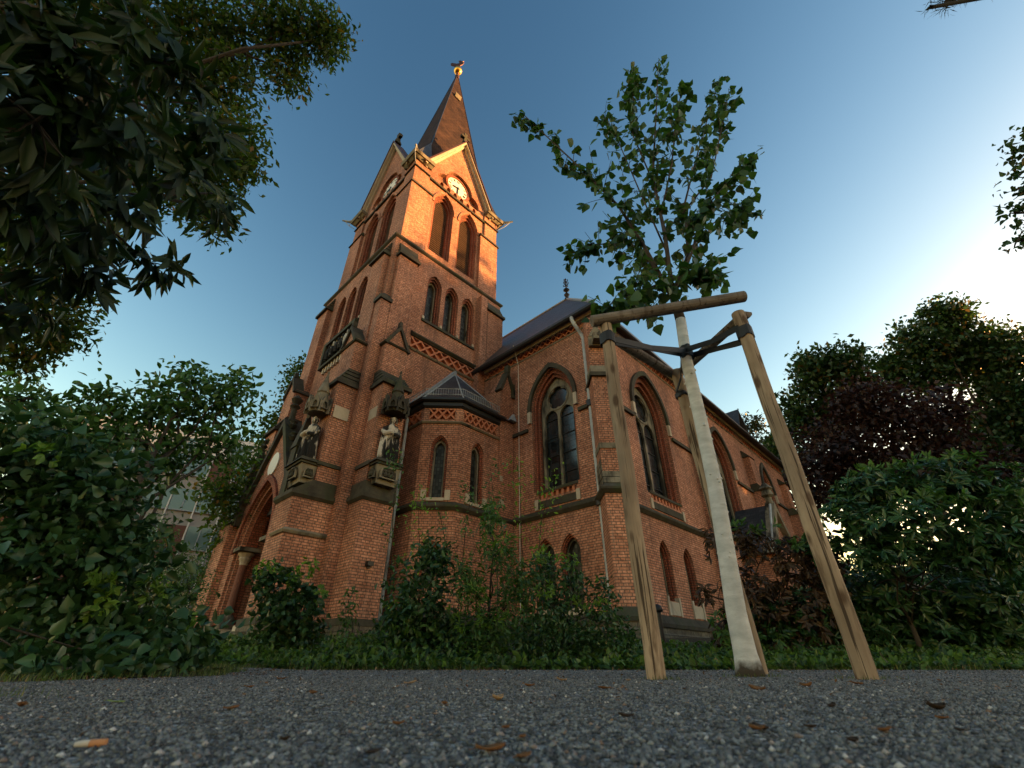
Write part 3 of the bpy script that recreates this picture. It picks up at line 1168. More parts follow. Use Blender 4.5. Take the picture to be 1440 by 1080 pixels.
# ------------------------------------------------------------------ west porch
PF = FW(4.9)
pc = 16.4
mb = MB()
arch1 = gothic(pc, 1.42, .5, 3.35, 2.15)
mb.slab(PF, [(14.3, .5), (18.5, .5), (18.5, 4.6), (pc, 7.55), (14.3, 4.6)], [arch1], -.45, 0)
part(mb, "porch_wall", M['brick'])
for k, (w1, w2, d0, d1, mt) in enumerate(((1.42, 1.32, -.42, -.10, 'brick'), (1.322, 1.22, -.6, -.22, 'moulded'))):
    mb = MB()
    f = lambda ww: (gothic(pc, ww, .5 + .001 * k, 3.35, 2.15 * ww / 1.42))
    mb.arc(PF, arch_curve(pc, w1, 3.36, 3.36, 2.15 * w1 / 1.42), arch_curve(pc, w2, 3.36, 3.36, 2.15 * w2 / 1.42), d0, d1)
    for s in (-1, 1):
        xs = sorted((pc + s * w1, pc + s * w2))
        mb.slab(PF, rect(xs[0], xs[1], .5, 3.35), (), d0, d1)
    part(mb, "porch_arch", M[mt])
mb = MB()
mb.arc(PF, arch_curve(pc, 1.62, 3.3, 3.35, 2.4), arch_curve(pc, 1.45, 3.3, 3.35, 2.18), -.02, .09)
part(mb, "hood_mould", M['moulded'])
mb = MB()                                            # passage
mb.box(5.5, 8.6, 14.75, 15.1, .5, 6.0)
mb.box(5.5, 8.6, 17.7, 18.05, .5, 6.0)
mb.box(5.35, 8.6, 15.1, 17.7, 5.3, 5.9)
part(mb, "porch_passage", M['brick'])
mb = MB()
mb.box(8.3, 8.5, 15.1, 17.7, .5, 5.3)
part(mb, "porch_door", M['door'])
for v in (15.22, 17.58):
    mb = MB()
    mb.lathe((5.2, v, 1.45), [(.125, 0), (.115, 1.5)], 14)
    o = part(mb, "porch_column", M['granite'], smooth=False)
    mb = MB()
    mb.lathe((5.2, v, 1.05), [(.26, 0), (.26, .12), (.2, .2), (.22, .28), (.15, .41)], 14)
    part(mb, "column_base", M['smid'], o)
    mb = MB()
    mb.lathe((5.2, v, 2.94), [(.12, 0), (.14, .05), (.13, .08), (.2, .2), (.17, .24), (.27, .36), (.22, .40)], 10)
    part(mb, "capital", M['slight'], o)
    mb = MB()
    mb.box(4.82, 5.5, v - .36, v + .36, .5, 1.04)
    part(mb, "column_plinth", M['slight'], o)
    mb = MB()
    mb.box(4.84, 5.52, v - .36, v + .36, 3.345, 3.46)
    part(mb, "impost", M['smid'], o)
part(bar(FS(17.69), 5.9, 6.7, 1.5, 2.05, 0, .03), "notice_board", M['black'])
part(bar(FS(17.69), 6.05, 6.4, 1.6, 1.98, .03, .04), "notice", M['paper'])
part(bar(PF, 14.6, 14.86, 1.75, 2.2, 0, .03), "notice", M['paper'])
mb = MB()
mb.slab(PF, circle(16.45, 6.15, .42, 28), (), -.05, .05)
part(mb, "medallion", M['paper'])
mb = MB()
for s in (-1, 1):
    mb.slab(PF, [(pc + s * 2.3, 4.3), (pc + s * 2.3, 4.56), (pc, 7.95), (pc, 7.6)][::s], (), -.5, .14)
part(mb, "porch_coping", M['sdark'])
for s in (-1, 1):
    for k in range(5):
        t = (k + .6) / 5.4
        x, z = pc + s * 2.3 * (1 - t), 4.56 + 3.4 * t
        mb = MB()
        mb.lathe(PF(x, z + .0, -.1), [(.06, 0), (.16, .12), (.1, .2), (.15, .28), (.02, .36)], 7)
        part(mb, "crocket", M['sdark'])
mb = MB()
mb.lathe(PF(pc, 7.9, -.1), [(.12, 0), (.1, .5), (.2, .6), (.1, .7), (.22, .9), (.05, 1.1)], 8)
part(mb, "porch_finial", M['sdark'])
for v in (14.42, 18.42):
    mb = MB()
    mb.box(4.72, 5.12, v - .2, v + .2, 4.3, 6.1)
    mb.loft([(4.68, v - .24), (5.16, v - .24), (5.16, v + .24), (4.68, v + .24)], 6.1, [(4.9, v - .03), (4.94, v - .03), (4.94, v + .03), (4.9, v + .03)], 7.5)
    mb.lathe((4.92, v, 7.35), [(.05, 0), (.14, .1), (.05, .2), (.11, .32), (.02, .42)], 7)
    part(mb, "pinnacle", M['sdark'])
mb = MB()
mb.mesh([(5.36, 14.1, 4.55), (6.04, 14.1, 4.55), (6.04, pc, 7.5), (5.36, pc, 7.5), (5.36, 18.7, 4.55), (6.04, 18.7, 4.55)], [(0, 1, 2, 3), (3, 2, 5, 4), (0, 3, 4), (1, 5, 2), (0, 4, 5, 1)])
part(mb, "porch_roof", M['slate'])
mb = MB()
mb.tube([(4.72, 19.5, .7), (4.72, 19.5, 4.3)], .055, 8)
part(mb, "drainpipe", M['zinc'])
mb = MB()
mb.slab(PF, rect(14.25, 15.0, .5, 1.0), (), 0, .14)
mb.slab(PF, rect(17.8, 19.6, .5, 1.0), (), 0, .14)
mb.slab(PF, rect(17.8, 19.6, 1.0, 1.28), (), 0, .07)
part(mb, "plinth", M['smid'])
mb = MB()
mb.box(3.7, 5.0, 13.6, 20.4, .4, .80)
mb.box(3.35, 3.699, 13.3, 20.8, .3, .62)
part(mb, "step", M['smid'])
mb = MB()
mb.slab(TW, rect(14.45, 14.62, 5.5, 8.0), (), 0, .06)
part(mb, "wall_flashing", M['zinc'])

# ------------------------------------------------------------------ stair turret
T0, T1, T2, T3 = (7.85, 13.05), (7.85, 11.9), (8.8, 11.0), (10.66, 11.0)
TF0, TF1, TF2 = FD(T0, T1), FD(T1, T2), FD(T2, T3)
L0, L1, L2 = 1.15, math.hypot(.95, .9), 1.86
h1 = [window(TF1, .66, .29, .21, 4.62, 6.35, .46, .14, True), window(TF1, .66, .30, .20, 2.0, 2.95, .34, .14, True)]
h2 = [window(TF2, .86, .29, .21, 4.62, 6.35, .46, .14, True)]
h0 = [frieze(TF0, .2, .98, 7.42, 7.80)]
h1.append(frieze(TF1, .2, 1.1, 7.42, 7.80, n=3))
h2.append(frieze(TF2, .15, 1.75, 7.42, 7.80, n=6))
mb = MB()
for F, Ln, h in ((TF0, L0, h0), (TF1, L1, h1), (TF2, L2, h2)):
    mb.slab(F, rect(.003, Ln - .003, .5, 8.1), h, -.3, 0)
part(mb, "turret_wall", M['brick'])
for F, c in ((TF1, .66), (TF2, .86)):
    for s in (-1, 1):
        part(bar(F, c + s * .38 - .09, c + s * .38 + .09, 4.53, 4.86, -.02, .03), "sill_block", M['slight'])
    part(bar(F, c - .28, c + .28, 4.5, 4.60, -.1, .05), "sill", M['slight'])
tp = [(10.66, 11.0), T2, T1, (7.85, 13.04)]
mb = MB()
mb.sweep(tp, THIN(7.3, .09, .08))
part(mb, "string_course", M['smid'])
mb = MB()
mb.sweep(tp, [(-.05, 8.06), (-.05, 7.86), (.04, 7.86), (.10, 7.92), (.10, 8.06)])
part(mb, "eaves", M['gutter'])
mb = MB()
mb.sweep([(10.85, 11.0), T2, T1, (7.85, 13.04)], [(.08, 8.18), (.08, 8.08), (.17, 8.062), (.24, 8.10), (.24, 8.18)])
part(mb, "gutter", M['gutter'])
o_ = .17
E0, E1, E2, E3 = (7.85 - o_, 13.05), (7.85 - o_, 11.9 - o_ * .4), (8.8 - o_ * .4, 11.0 - o_), (11.3, 11.0 - o_)
ap = (9.95, 13.04, 10.8)
mb = MB()
mb.mesh([(*E0, 8.15), (*E1, 8.15), (*E2, 8.15), (*E3, 8.15), ap, (11.3, 13.04, 8.2), (11.3, 13.04, 10.3)],
        [(0, 1, 4), (1, 2, 4), (2, 3, 4), (3, 6, 4), (3, 5, 6), (0, 4, 6, 5), (0, 5, 3, 2, 1)])
part(mb, "turret_roof", M['slate'])
mb = MB()
for a in (E0, E1, E2, E3):
    mb.tube([(a[0], a[1], 8.17), (ap[0], ap[1], ap[2] + .01)], .028, 5)
mb.tube([(E0[0] + .1, 12.98, 8.25), (ap[0] - .05, 12.98, ap[2] + .05)], .1, 4)
mb.loft([(11.05, 10.74), (11.38, 10.74), (11.38, 10.92), (11.05, 10.92)], 8.2, [(11.3, 10.84), (11.38, 10.84), (11.38, 10.92), (11.3, 10.92)], 8.55)
part(mb, "flashing", M['lead'])
mb = MB()                                            # snow guard grille
for A, B in ((E0, E1), (E1, E2), (E2, E3)):
    A, B = np.array(A), np.array(B)
    c = np.array(ap[:2])
    pa, pb = A + (c - A) * .07, B + (c - B) * .07
    n = max(4, int(np.linalg.norm(pb - pa) / .09))
    for q in (.02, .26):
        mb.tube([(*pa, 8.42 + q), (*pb, 8.42 + q)], .012, 5)
    for k in range(n + 1):
        p = pa + (pb - pa) * k / n
        mb.tube([(*p, 8.40), (*p, 8.68)], .007, 4)
part(mb, "snow_guard", M['zinc'])
mb = MB()
mb.tube([(7.62, 12.75, 8.15), (7.62, 12.72, 7.9), (7.70, 12.7, 7.6), (7.70, 12.7, .6)], .055, 10)
for z in (6.2, 4.4, 2.6):
    mb.tube([(7.70, 12.7, z), (7.70, 12.7, z + .08)], .07, 10)
part(mb, "drainpipe", M['zinc'])

# pier in the angle between turret and nave
mb = MB()
PS = FS(10.93)
mb.slab(PS, rect(10.67, 11.39, .5, 9.55), (), -.5, 0)
mb.box(10.98, 11.40, 12.72, 13.3, 9.0, 16.0)
mb.box(10.69, 11.385, 11.4, 12.74, 8.0, 9.56)
mb.mesh([(10.67, 10.93, 9.55), (11.38, 10.93, 9.55), (11.02, 10.93, 10.35), (10.67, 11.6, 9.55), (11.38, 11.6, 9.55), (11.02, 11.3, 10.35)],
        [(0, 1, 2), (3, 5, 4), (0, 2, 5, 3), (1, 4, 5, 2), (0, 3, 4, 1)])
part(mb, "corner_pier", M['brick'])
mb = MB()
mb.slab(PS, [(10.56, 9.45), (10.68, 9.4), (11.02, 10.3), (11.34, 9.4), (11.46, 9.45), (11.02, 10.52)], (), -.25, .1)
mb.slab(PS, rect(10.95, 11.1, 10.4, 10.75), (), -.1, .12)
mb.slab(PS, rect(11.25, 11.40, 9.3, 9.95), (), -.1, .1)
part(mb, "gablet_coping", M['sdark'])
for z, s in ((5.66, .14), (4.8, .2)):
    part(bar(PS, 10.69, 10.69 + s, z, z + .2, -.02, .012), "stone_block", M['slight'])

# ------------------------------------------------------------------ nave
NW, NS = FW(11.41), FS(6.9)
hW, hS = [], []
hW.append(window(NW, 8.95, 1.0, .80, 5.15, 8.35, 1.55, .30, tracery=True, hood=(.16, .11, .5), name="gothic_window"))
hS.append(window(NS, 15.0, 1.28, 1.0, 5.05, 8.5, 1.75, .34, tracery=True, hood=(.18, .11, .5), name="gothic_window"))
hS.append(window(NS, 22.0, 1.28, 1.0, 5.05, 8.5, 1.75, .34, tracery=True, hood=(.18, .11, .5), name="gothic_window"))
hS.append(window(NS, 28.9, .85, .65, 5.05, 8.75, 1.5, .30, tracery=True, hood=(.18, .11, .5), name="gothic_window"))
for c in (8.55, 9.55):
    hW.append(window(NW, c, .37, .29, 1.5, 3.0, .55, .16, True))
for c in (14.2, 15.85, 28.2, 29.6):
    hS.append(window(NS, c, .36, .27, 1.75, 3.0, .55, .20, True))
hW.append(frieze(NW, 7.5, 12.55, 11.05, 11.37))
hS.append(frieze(NS, 12.3, 18.0, 11.05, 11.37))
hS.append(frieze(NS, 19.5, 25.2, 11.05, 11.37))
hS.append(frieze(NS, 26.6, 33.0, 11.05, 11.37))
for F, c, hw in ((NW, 8.95, .78), (NS, 15.0, 1.05), (NS, 22.0, 1.05)):
    (hW if F is NW else hS).append(frieze(F, c - hw, c + hw, 4.86, 5.02, 'teeth', 7 if hw < 1 else 9))
    sill(F, c - hw - .02, c + hw + .02, 4.53, 4.76)
    part(bar(F, c - hw - .1, c + hw + .1, 5.045, 5.14, -.4, .03), "sill_course", M['sdark'])
mb = MB()
mb.slab(NW, rect(6.93, 13.0, .5, 11.66), hW, -.45, 0)
mb.slab(NS, rect(11.44, 33.4, .5, 11.66), hS, -.45, 0)
mb.box(33.0, 33.38, 7.3, 25.5, .5, 11.4)
mb.box(12.9, 33.1, 25.1, 25.5, .5, 11.4)
part(mb, "nave_wall", M['brick'])
for c in (14.2, 15.85, 28.2, 29.6):
    mb = MB()
    mb.slab(NS, rect(c - .33, c + .33, 1.36, 1.72), (), -.1, .03)
    for s in (-1, 1):
        mb.slab(NS, rect(c + s * .36 - .05, c + s * .36 + .05, 1.34, 1.86), (), -.1, .05)
    part(mb, "sill_block", M['slight'])
for c in (8.55, 9.55):
    part(bar(NW, c - .36, c + .36, 1.3, 1.48, -.1, .04), "sill_block", M['slight'])
# strings at the springing of the hoods
for F, a, b, z in ((NW, 6.95, 7.78, 7.62), (NW, 10.14, 10.9, 7.62), (NS, 11.95, 13.52, 7.92), (NS, 16.5, 18.34, 7.92), (NS, 19.26, 20.5, 7.92), (NS, 23.5, 25.48, 7.92), (NS, 26.32, 27.82, 8.3), (NS, 29.96, 31.58, 8.3)):
    part(bar(F, a, b, z - .08, z + .05, -.02, .1), "string_course", M['sdark'])
# plinth and its string
mb = MB()
mb.sweep(nave_path(.62, .72) + turret, [(-.04, 1.0), (-.04, .3), (.14, .3), (.14, .82), (.10, .86), (.10, 1.0)])
part(mb, "plinth", M['plinth'])
mb = MB()
mb.sweep(nave_path(.62, .72) + turret, [(-.04, 1.34), (-.04, 1.002), (.14, 1.002), (.15, 1.1), (.03, 1.3)])
part(mb, "plinth_course", M['sdark'])
# upper string, cornice, gutter
ep = [(33.6, 6.9), (11.41, 6.9), (11.41, 12.98)]
mb = MB()
mb.sweep([(33.4, 6.9), (11.41, 6.9), (11.41, 12.72)], THIN(10.98, .05, .06))
part(mb, "string_course", M['smid'])
mb = MB()
mb.sweep(ep, [(-.05, 11.64), (-.05, 11.38), (.06, 11.38), (.10, 11.45), (.24, 11.55), (.24, 11.64)])
part(mb, "cornice", M['slight'])
mb = MB()
mb.sweep(ep, [(.0, 11.69), (.0, 11.645), (.25, 11.645), (.45, 11.47), (.45, 11.51)])
part(mb, "soffit", M['gutter'])
mb = MB()
mb.sweep([(33.6, 6.9), (11.41, 6.9), (11.41, 13.0)], [(.405, 11.42), (.39, 11.36), (.42, 11.28), (.49, 11.27), (.54, 11.33), (.54, 11.43)])
part(mb, "gutter", M['gutter'])
# buttresses of the nave
DG = FD(CR - td * .34, CR + td * .34)
mb = MB()
mb.loft(diag_plan(.34, .72) + [(12.0, 7.5)], .5, None, 4.3)
mb.loft(diag_plan(.31, .60) + [(12.0, 7.5)], 4.3, None, 8.3)
mb.loft(diag_plan(.29, .46) + [(12.0, 7.5)], 8.3, None, 10.88)
part(mb, "buttress", M['brick'])
for a, b in NB:
    mb = MB()
    mb.slab(NS, rect(a, b, .5, 4.3), (), -.1, .62)
    mb.slab(NS, rect(a + .03, b - .03, 4.3, 8.0), (), -.11, .5)
    mb.slab(NS, rect(a + .06, b - .06, 8.0, 9.9), (), -.12, .34)
    part(mb, "buttress", M['brick'])
for k in range(4):
    striped = MB()
    z = 4.52 + k * .2
    hw, f = .345, .70 - k * .05
    striped.loft(diag_plan(hw, f) + [(12.0, 7.5)], z, diag_plan(hw - .005, f - .04) + [(12.0, 7.5)], z + .18)
    part(striped, "weathering", M['smid'])
striped = MB()
striped.loft(diag_plan(.33, .63) + [(12.0, 7.5)], 5.62, None, 5.80)
part(striped, "stone_band", M['smid'])
for k in range(2):
    striped = MB()
    striped.loft(diag_plan(.335, .64 - .06 * k) + [(12.0, 7.5)], 8.36 + .17 * k, diag_plan(.33, .6 - .06 * k) + [(12.0, 7.5)], 8.52 + .17 * k)
    part(striped, "weathering", M['smid'])
mb = MB()
mb.loft(diag_plan(.38, .70) + [(12.0, 7.5)], 8.2, None, 8.34)
part(mb, "weathering", M['sdark'])
for a, b in NB:
    for z, d0, d1 in ((7.9, .62, .36), (9.85, .4, .05)):
        p = [NS(a - .02, z, d0), NS(b + .02, z, d0), NS(b + .02, z + .42, d1), NS(a - .02, z + .42, d1), NS(a - .02, z, -.05), NS(b + .02, z, -.05), NS(b + .02, z + .42, -.05), NS(a - .02, z + .42, -.05)]
        mb = MB()
        mb.mesh(p, [(0, 1, 2, 3), (5, 4, 7, 6), (3, 2, 6, 7), (1, 0, 4, 5), (0, 3, 7, 4), (2, 1, 5, 6)])
        part(mb, "weathering", M['sdark'])
mb = MB()
mb.slab(DG, rect(.06, .62, 9.5, 9.9), (), .3, .60)
mb.slab(DG, [(.06, 9.9), (.62, 9.9), (.34, 10.4)], (), .2, .63)
mb.loft(diag_plan(.18, .95) + [(12.0, 7.5)], 9.55, None, 9.8)
part(mb, "corbel", M['smid'])
# downpipes, lightning conductor
mb = MB()
mb.tube([(10.93, 7.42, 11.3), (10.93, 7.40, 11.15), (11.0, 7.36, 10.95), (11.26, 7.28, 10.6), (11.31, 7.24, 10.4), (11.31, 7.24, .7)], .07, 10)
for z in (9.6, 6.2, 2.6):
    mb.tube([(11.31, 7.24, z), (11.31, 7.24, z + .08)], .075, 10)
part(mb, "drainpipe", M['zinc'])
mb = MB()
mb.tube([(11.31, 7.24, 4.12), (11.31, 7.24, 4.42)], .15, 10)
part(mb, "pipe_bracket", M['gutter'])
mb = MB()
mb.tube([(11.31, 7.24, 7.5), (11.31, 7.24, 7.72)], .13, 10)
part(mb, "pipe_bracket", M['gutter'])
mb = MB()
mb.tube([(10.84, 10.4, 11.5), (11.2, 10.55, 11.1), (11.36, 10.6, 10.8), (11.36, 10.6, 1.4)], .012, 5)
part(mb, "lightning_conductor", M['paper'])
# roofs
mb = MB()
e0 = 11.41 - .46
s0 = 6.9 - .46
RZ, r1, r2 = 16.3, 14.5, 10.0
mb.mesh([(e0, s0, 11.48), (18.0, s0, 11.48), (18.0, r2, RZ), (r1, r2, RZ), (r1, 16, RZ), (e0, 13.5, 11.48), (18, 16, RZ), (e0, 16, 11.48), (18, 16, 11.48)],
        [(0, 1, 2, 3), (0, 3, 4, 7), (3, 2, 6, 4), (1, 8, 6, 2), (7, 4, 6, 8), (0, 7, 8, 1)])
mb.mesh([(17.9, s0, 11.475), (33.7, s0, 11.475), (31.0, 16, 16.8), (17.9, 16, 16.8), (33.7, 25.9, 11.475), (17.9, 25.9, 11.475)],
        [(0, 1, 2, 3), (3, 2, 4, 5), (1, 4, 2), (0, 3, 5), (0, 5, 4, 1)])
part(mb, "nave_roof", M['slate'])
mb = MB()
for A, B in (((e0, s0, 11.5), (r1, r2, RZ + .02)), ((r1, r2, RZ + .02), (r1, 15, RZ + .02)), ((r1, r2, RZ + .02), (18, r2, RZ + .02)), ((10.98, 13.0, 11.6), (11.9, 13.0, 12.9))):
    mb.tube([A, B], .07, 6)
part(mb, "flashing", M['lead'])
mb = MB()
mb.lathe((r1, r2, RZ), [(.14, 0), (.07, .12), (.15, .3), (.06, .42), (.04, .5), (.17, .64), (.04, .8), (.03, 1.4)], 10)
for dx, dz in ((.16, .95), (.13, 1.18)):
    for s in (-1, 1):
        for ax in (0, 1):
            q = [r1, r2]
            q[ax] += s * dx
            mb.tube([(r1, r2, RZ + dz), (q[0], q[1], RZ + dz + .06), (q[0], q[1], RZ + dz + .16)], .025, 5)
mb.lathe((r1, r2, RZ + 1.35), [(.02, 0), (.06, .06), (.01, .16)], 8)
part(mb, "roof_finial", M['iron'])
mb = MB()                                            # dormer on the south slope
dv, du = 7.65, 29.5
mb.mesh([(du - .55, dv, 12.2), (du + .55, dv, 12.2), (du + .55, dv, 13.5), (du, dv, 14.6), (du - .55, dv, 13.5),
         (du - .55, dv + 2.2, 12.2), (du + .55, dv + 2.2, 12.2), (du + .55, dv + 2.2, 13.5), (du, dv + 2.2, 14.6), (du - .55, dv + 2.2, 13.5)],
        [(0, 1, 2, 3, 4), (9, 8, 7, 6, 5), (0, 4, 9, 5), (1, 6, 7, 2), (0, 5, 6, 1), (2, 7, 8, 3), (3, 8, 9, 4)])
part(mb, "dormer", M['moulded'])
mb = MB()
for s in (-1, 1):
    q = [(du + s * .85, dv - .3, 13.15), (du, dv - .3, 14.72), (du, dv + 2.2, 14.72), (du + s * .85, dv + 2.2, 13.15)]
    mb.mesh(q + [(a, b, c - .08) for a, b, c in q], [(0, 1, 2, 3), (7, 6, 5, 4), (0, 4, 5, 1), (1, 5, 6, 2), (2, 6, 7, 3), (3, 7, 4, 0)])
part(mb, "dormer_roof", M['slate'])
# side entrance with its slate roof
mb = MB()
au, av, az = 21.9, 5.25, 6.1
mb.box(au - 1.35, au + 1.35, av + .15, 6.95, .5, 4.3)
mb.mesh([(au - 1.35, av + .15, 4.3), (au + 1.35, av + .15, 4.3), (au, av + .15, az - .12), (au - 1.35, av + .45, 4.3), (au + 1.35, av + .45, 4.3), (au, av + .45, az - .12)],
        [(0, 1, 2), (3, 5, 4), (0, 2, 5, 3), (1, 4, 5, 2), (0, 3, 4, 1)])
part(mb, "side_entrance", M['brick'])
mb = MB()
for s in (-1, 1):
    q = [(au + s * 1.6, av + .1, 3.95), (au, av + .1, az), (au, 6.88, az), (au + s * 1.6, 6.88, 3.95)]
    mb.mesh(q + [(a, b, c - .07) for a, b, c in q], [(0, 1, 2, 3), (7, 6, 5, 4), (0, 4, 5, 1), (1, 5, 6, 2), (2, 6, 7, 3), (3, 7, 4, 0)])
part(mb, "entrance_roof", M['slate'])
mb = MB()
AF = FS(av)
for s in (-1, 1):
    mb.slab(AF, [(au + s * 1.75, 3.85), (au + s * 1.45, 3.85), (au, az - .28), (au, az + .12)][::s], (), -.3, .08)
mb.lathe(AF(au, az + .0, -.1), [(.16, 0), (.14, .3), (.26, .4), (.2, .62), (.3, .7), (.1, .95)], 8)
part(mb, "gable_coping", M['smid'])
mb = MB()
mb.tube([(au - .08, av + .08, az + .03), (au - 1.62, av + .08, 3.98)], .05, 5)
part(mb, "flashing", M['zinc'])

# ------------------------------------------------------------------ statues


def statue(loc, rz, label, seed):
    """robed, hooded saint: the figure is one surface"""
    rnd = np.random.default_rng(seed)
    n = 36
    prof = [(0.0, .27, .20), (.06, .285, .21), (.3, .25, .19), (.6, .225, .175), (.85, .205, .165), (1.0, .21, .165), (1.12, .225, .16), (1.2, .20, .145), (1.25, .12, .11), (1.28, .075, .08),
            (1.33, .085, .09), (1.38, .105, .108), (1.44, .108, .112), (1.5, .085, .09), (1.535, .04, .045)]
    vs, fs = [], []
    ph = rnd.random(3) * 6
    for (z, a, b) in prof:
        f = max(0, 1 - z / 1.15)
        lean = .03 * math.sin(z * 2.4)
        for q in range(n):
            t = 2 * math.pi * q / n
            k = 1 + f * (.17 * math.sin(9 * t + ph[0] + z * 1.5) + .05 * math.sin(15 * t + ph[1])) + .02 * math.sin(5 * t + z * 9)
            vs.append((a * k * math.cos(t) + lean, b * k * math.sin(t) - .02 * (z > 1.25), z))
    m = len(prof)
    for i in range(m - 1):
        fs += [(i * n + q, i * n + (q + 1) % n, (i + 1) * n + (q + 1) % n, (i + 1) * n + q) for q in range(n)]
    fs += [tuple(reversed(range(n))), tuple((m - 1) * n + q for q in range(n))]
    mb = MB()
    mb.mesh(vs, fs)

    def limb(P, r, k=8):
        mb.tube(P, r, k)
    # sleeves and hands meeting before the breast (front is -y)
    limb([(-.19, .0, 1.14), (-.27, -.06, .98), (-.22, -.17, .86), (-.08, -.22, .93), (-.01, -.23, .97)], [.075, .085, .09, .07, .035])
    limb([(.19, .0, 1.14), (.26, -.06, .96), (.2, -.18, .82), (.07, -.22, .86), (.0, -.235, .9)], [.075, .085, .09, .07, .035])
    for s, z in ((-1, .97), (1, .9)):
        for k in range(4):
            limb([(s * .01, -.23, z - .02 + .013 * k), (-s * .05, -.245, z - .01 + .013 * k), (-s * .075, -.235, z - .012 + .013 * k)], [.011, .01, .006], 5)
        limb([(s * .015, -.24, z + .03), (-s * .01, -.26, z + .055)], [.011, .007], 5)
    # face: nose, brows, chin inside the hood
    limb([(0.03, -.115, 1.425), (.03, -.15, 1.385), (.03, -.115, 1.375)], [.012, .02, .015], 6)
    limb([(-.04, -.105, 1.43), (.0, -.125, 1.435)], [.012, .01], 5)
    limb([(.06, -.125, 1.435), (.1, -.105, 1.43)], [.01, .012], 5)
    limb([(0.0, -.11, 1.35), (.06, -.11, 1.35)], [.012, .012], 5)
    limb([(.03, -.1, 1.315), (.03, -.105, 1.30)], [.03, .02], 6)
    # mantle folds hanging from the arms, hood rim
    for s in (-1, 1):
        for k in range(3):
            x = s * (.16 + .05 * k)
            limb([(x, -.12 + .04 * k, .92), (x * 1.06, -.15 + .05 * k, .6), (x * 1.12, -.17 + .05 * k, .22), (x * 1.1, -.17 + .05 * k, .04)], [.03, .045, .05, .04], 6)
    limb([(-.09 + .03, -.06, 1.30), (-.1 + .03, -.075, 1.40), (-.06 + .03, -.085, 1.49), (.03, -.09, 1.52), (.09, -.085, 1.49), (.13, -.075, 1.40), (.12, -.06, 1.30)], .025, 6)
    limb([(-.02, -.19, .8), (.0, -.21, .5), (.03, -.225, .2), (.03, -.225, .05)], [.02, .045, .05, .04], 6)
    # low base
    mb.box(-.24, .24, -.22, .2, -.03, .03)
    o = mb.build("stone_statue", M['statue'], None, smooth=True)
    o.data.name = "stone_statue"
    md = o.modifiers.new("blend", 'REMESH')
    md.mode = 'VOXEL'
    md.voxel_size = .011
    md.use_smooth_shade = True
    o.location = loc
    o.rotation_euler = (0, 0, rz)
    return tag(o, label, "statue")


statue(W3(4.93, 13.72, 5.48), R(46 - 90 + 25), "white and black stained hooded stone saint on the pedestal beside the porch gable", 3)
statue(W3(6.70, 11.93, 5.48), R(46 - 15), "white and black stained robed stone saint on the pedestal next to the turret drainpipe", 5)

# ================================================================== ground
def grid_mesh(name, xs, ys, zf, m, kind=None):
    X, Y = np.meshgrid(xs, ys)
    V = np.stack([X, Y, zf(X, Y)], -1).reshape(-1, 3)
    nx, ny = len(xs), len(ys)
    i = np.arange(ny - 1)[:, None] * nx + np.arange(nx - 1)[None]
    F = np.stack([i, i + 1, i + nx + 1, i + nx], -1).reshape(-1, 4)
    o = fast_mesh(name, V, F, m, smooth=True)
    return tag(o, kind=kind)


m, nt, b = mat("soil", rough=0.95, spec=0.2)
nt.links.new(ramp(nt, noise_n(nt, 5, 8), [(0.3, (0.016, 0.013, 0.009)), (0.55, (0.03, 0.026, 0.015)), (0.75, (0.03, 0.042, 0.014))]), b.inputs["Base Color"])
bump(nt, b, noise_n(nt, 22, 6), 0.8, 0.03)
M['soil'] = m
m, nt, b = mat("asphalt", rough=0.72, spec=0.42)
tc = nt.nodes.new("ShaderNodeTexCoord")
vo = N(nt, "ShaderNodeTexVoronoi", Scale=125.0)
nt.links.new(tc.outputs["Object"], vo.inputs["Vector"])
sp = nt.nodes.new("ShaderNodeSeparateColor")
nt.links.new(vo.outputs["Color"], sp.inputs[0])
c1 = ramp(nt, sp.outputs[0], [(0.0, (0.022, 0.025, 0.029)), (0.5, (0.085, 0.094, 0.102)), (0.86, (0.19, 0.205, 0.215)), (0.97, (0.45, 0.46, 0.46))])
c2 = ramp(nt, noise_n(nt, 2.0, 6), [(0.3, (0.62, 0.62, 0.64)), (0.7, (1.3, 1.28, 1.25))])
col = mixc(nt, 1.0, c1, c2, 'MULTIPLY')
col = mixc(nt, ramp(nt, noise_n(nt, 7.0, 5), [(0.60, (0, 0, 0)), (0.74, (0.5, 0.5, 0.5))]), col, (0.045, 0.036, 0.026))
nt.links.new(col, b.inputs["Base Color"])
bump(nt, b, vo.outputs["Distance"], 1.0, 0.006)
M['asphalt'] = m

xs = np.concatenate([-np.geomspace(600, 14, 14), np.linspace(-13, 16, 88), np.geomspace(17, 600, 14)])
ys = np.concatenate([-np.geomspace(300, 6, 10), np.linspace(-5, 20, 90), np.geomspace(21, 900, 16)])
grid_mesh("ground", xs, ys, lambda X, Y: ground_z(X, Y), M['soil'], "structure")


def edge_left(Y):
    return -2.02 + 0.16 * np.sin(Y * 2.1 + .7) + 0.07 * np.sin(Y * 6.3) - 0.16 * np.clip(Y - 3.2, 0, 9) ** 1.35


def edge_far(X):
    return 5.35 + 0.12 * np.sin(X * 1.3) + 0.06 * np.sin(X * 4.1) - 0.9 * sstep(3.0, 7.0, X)


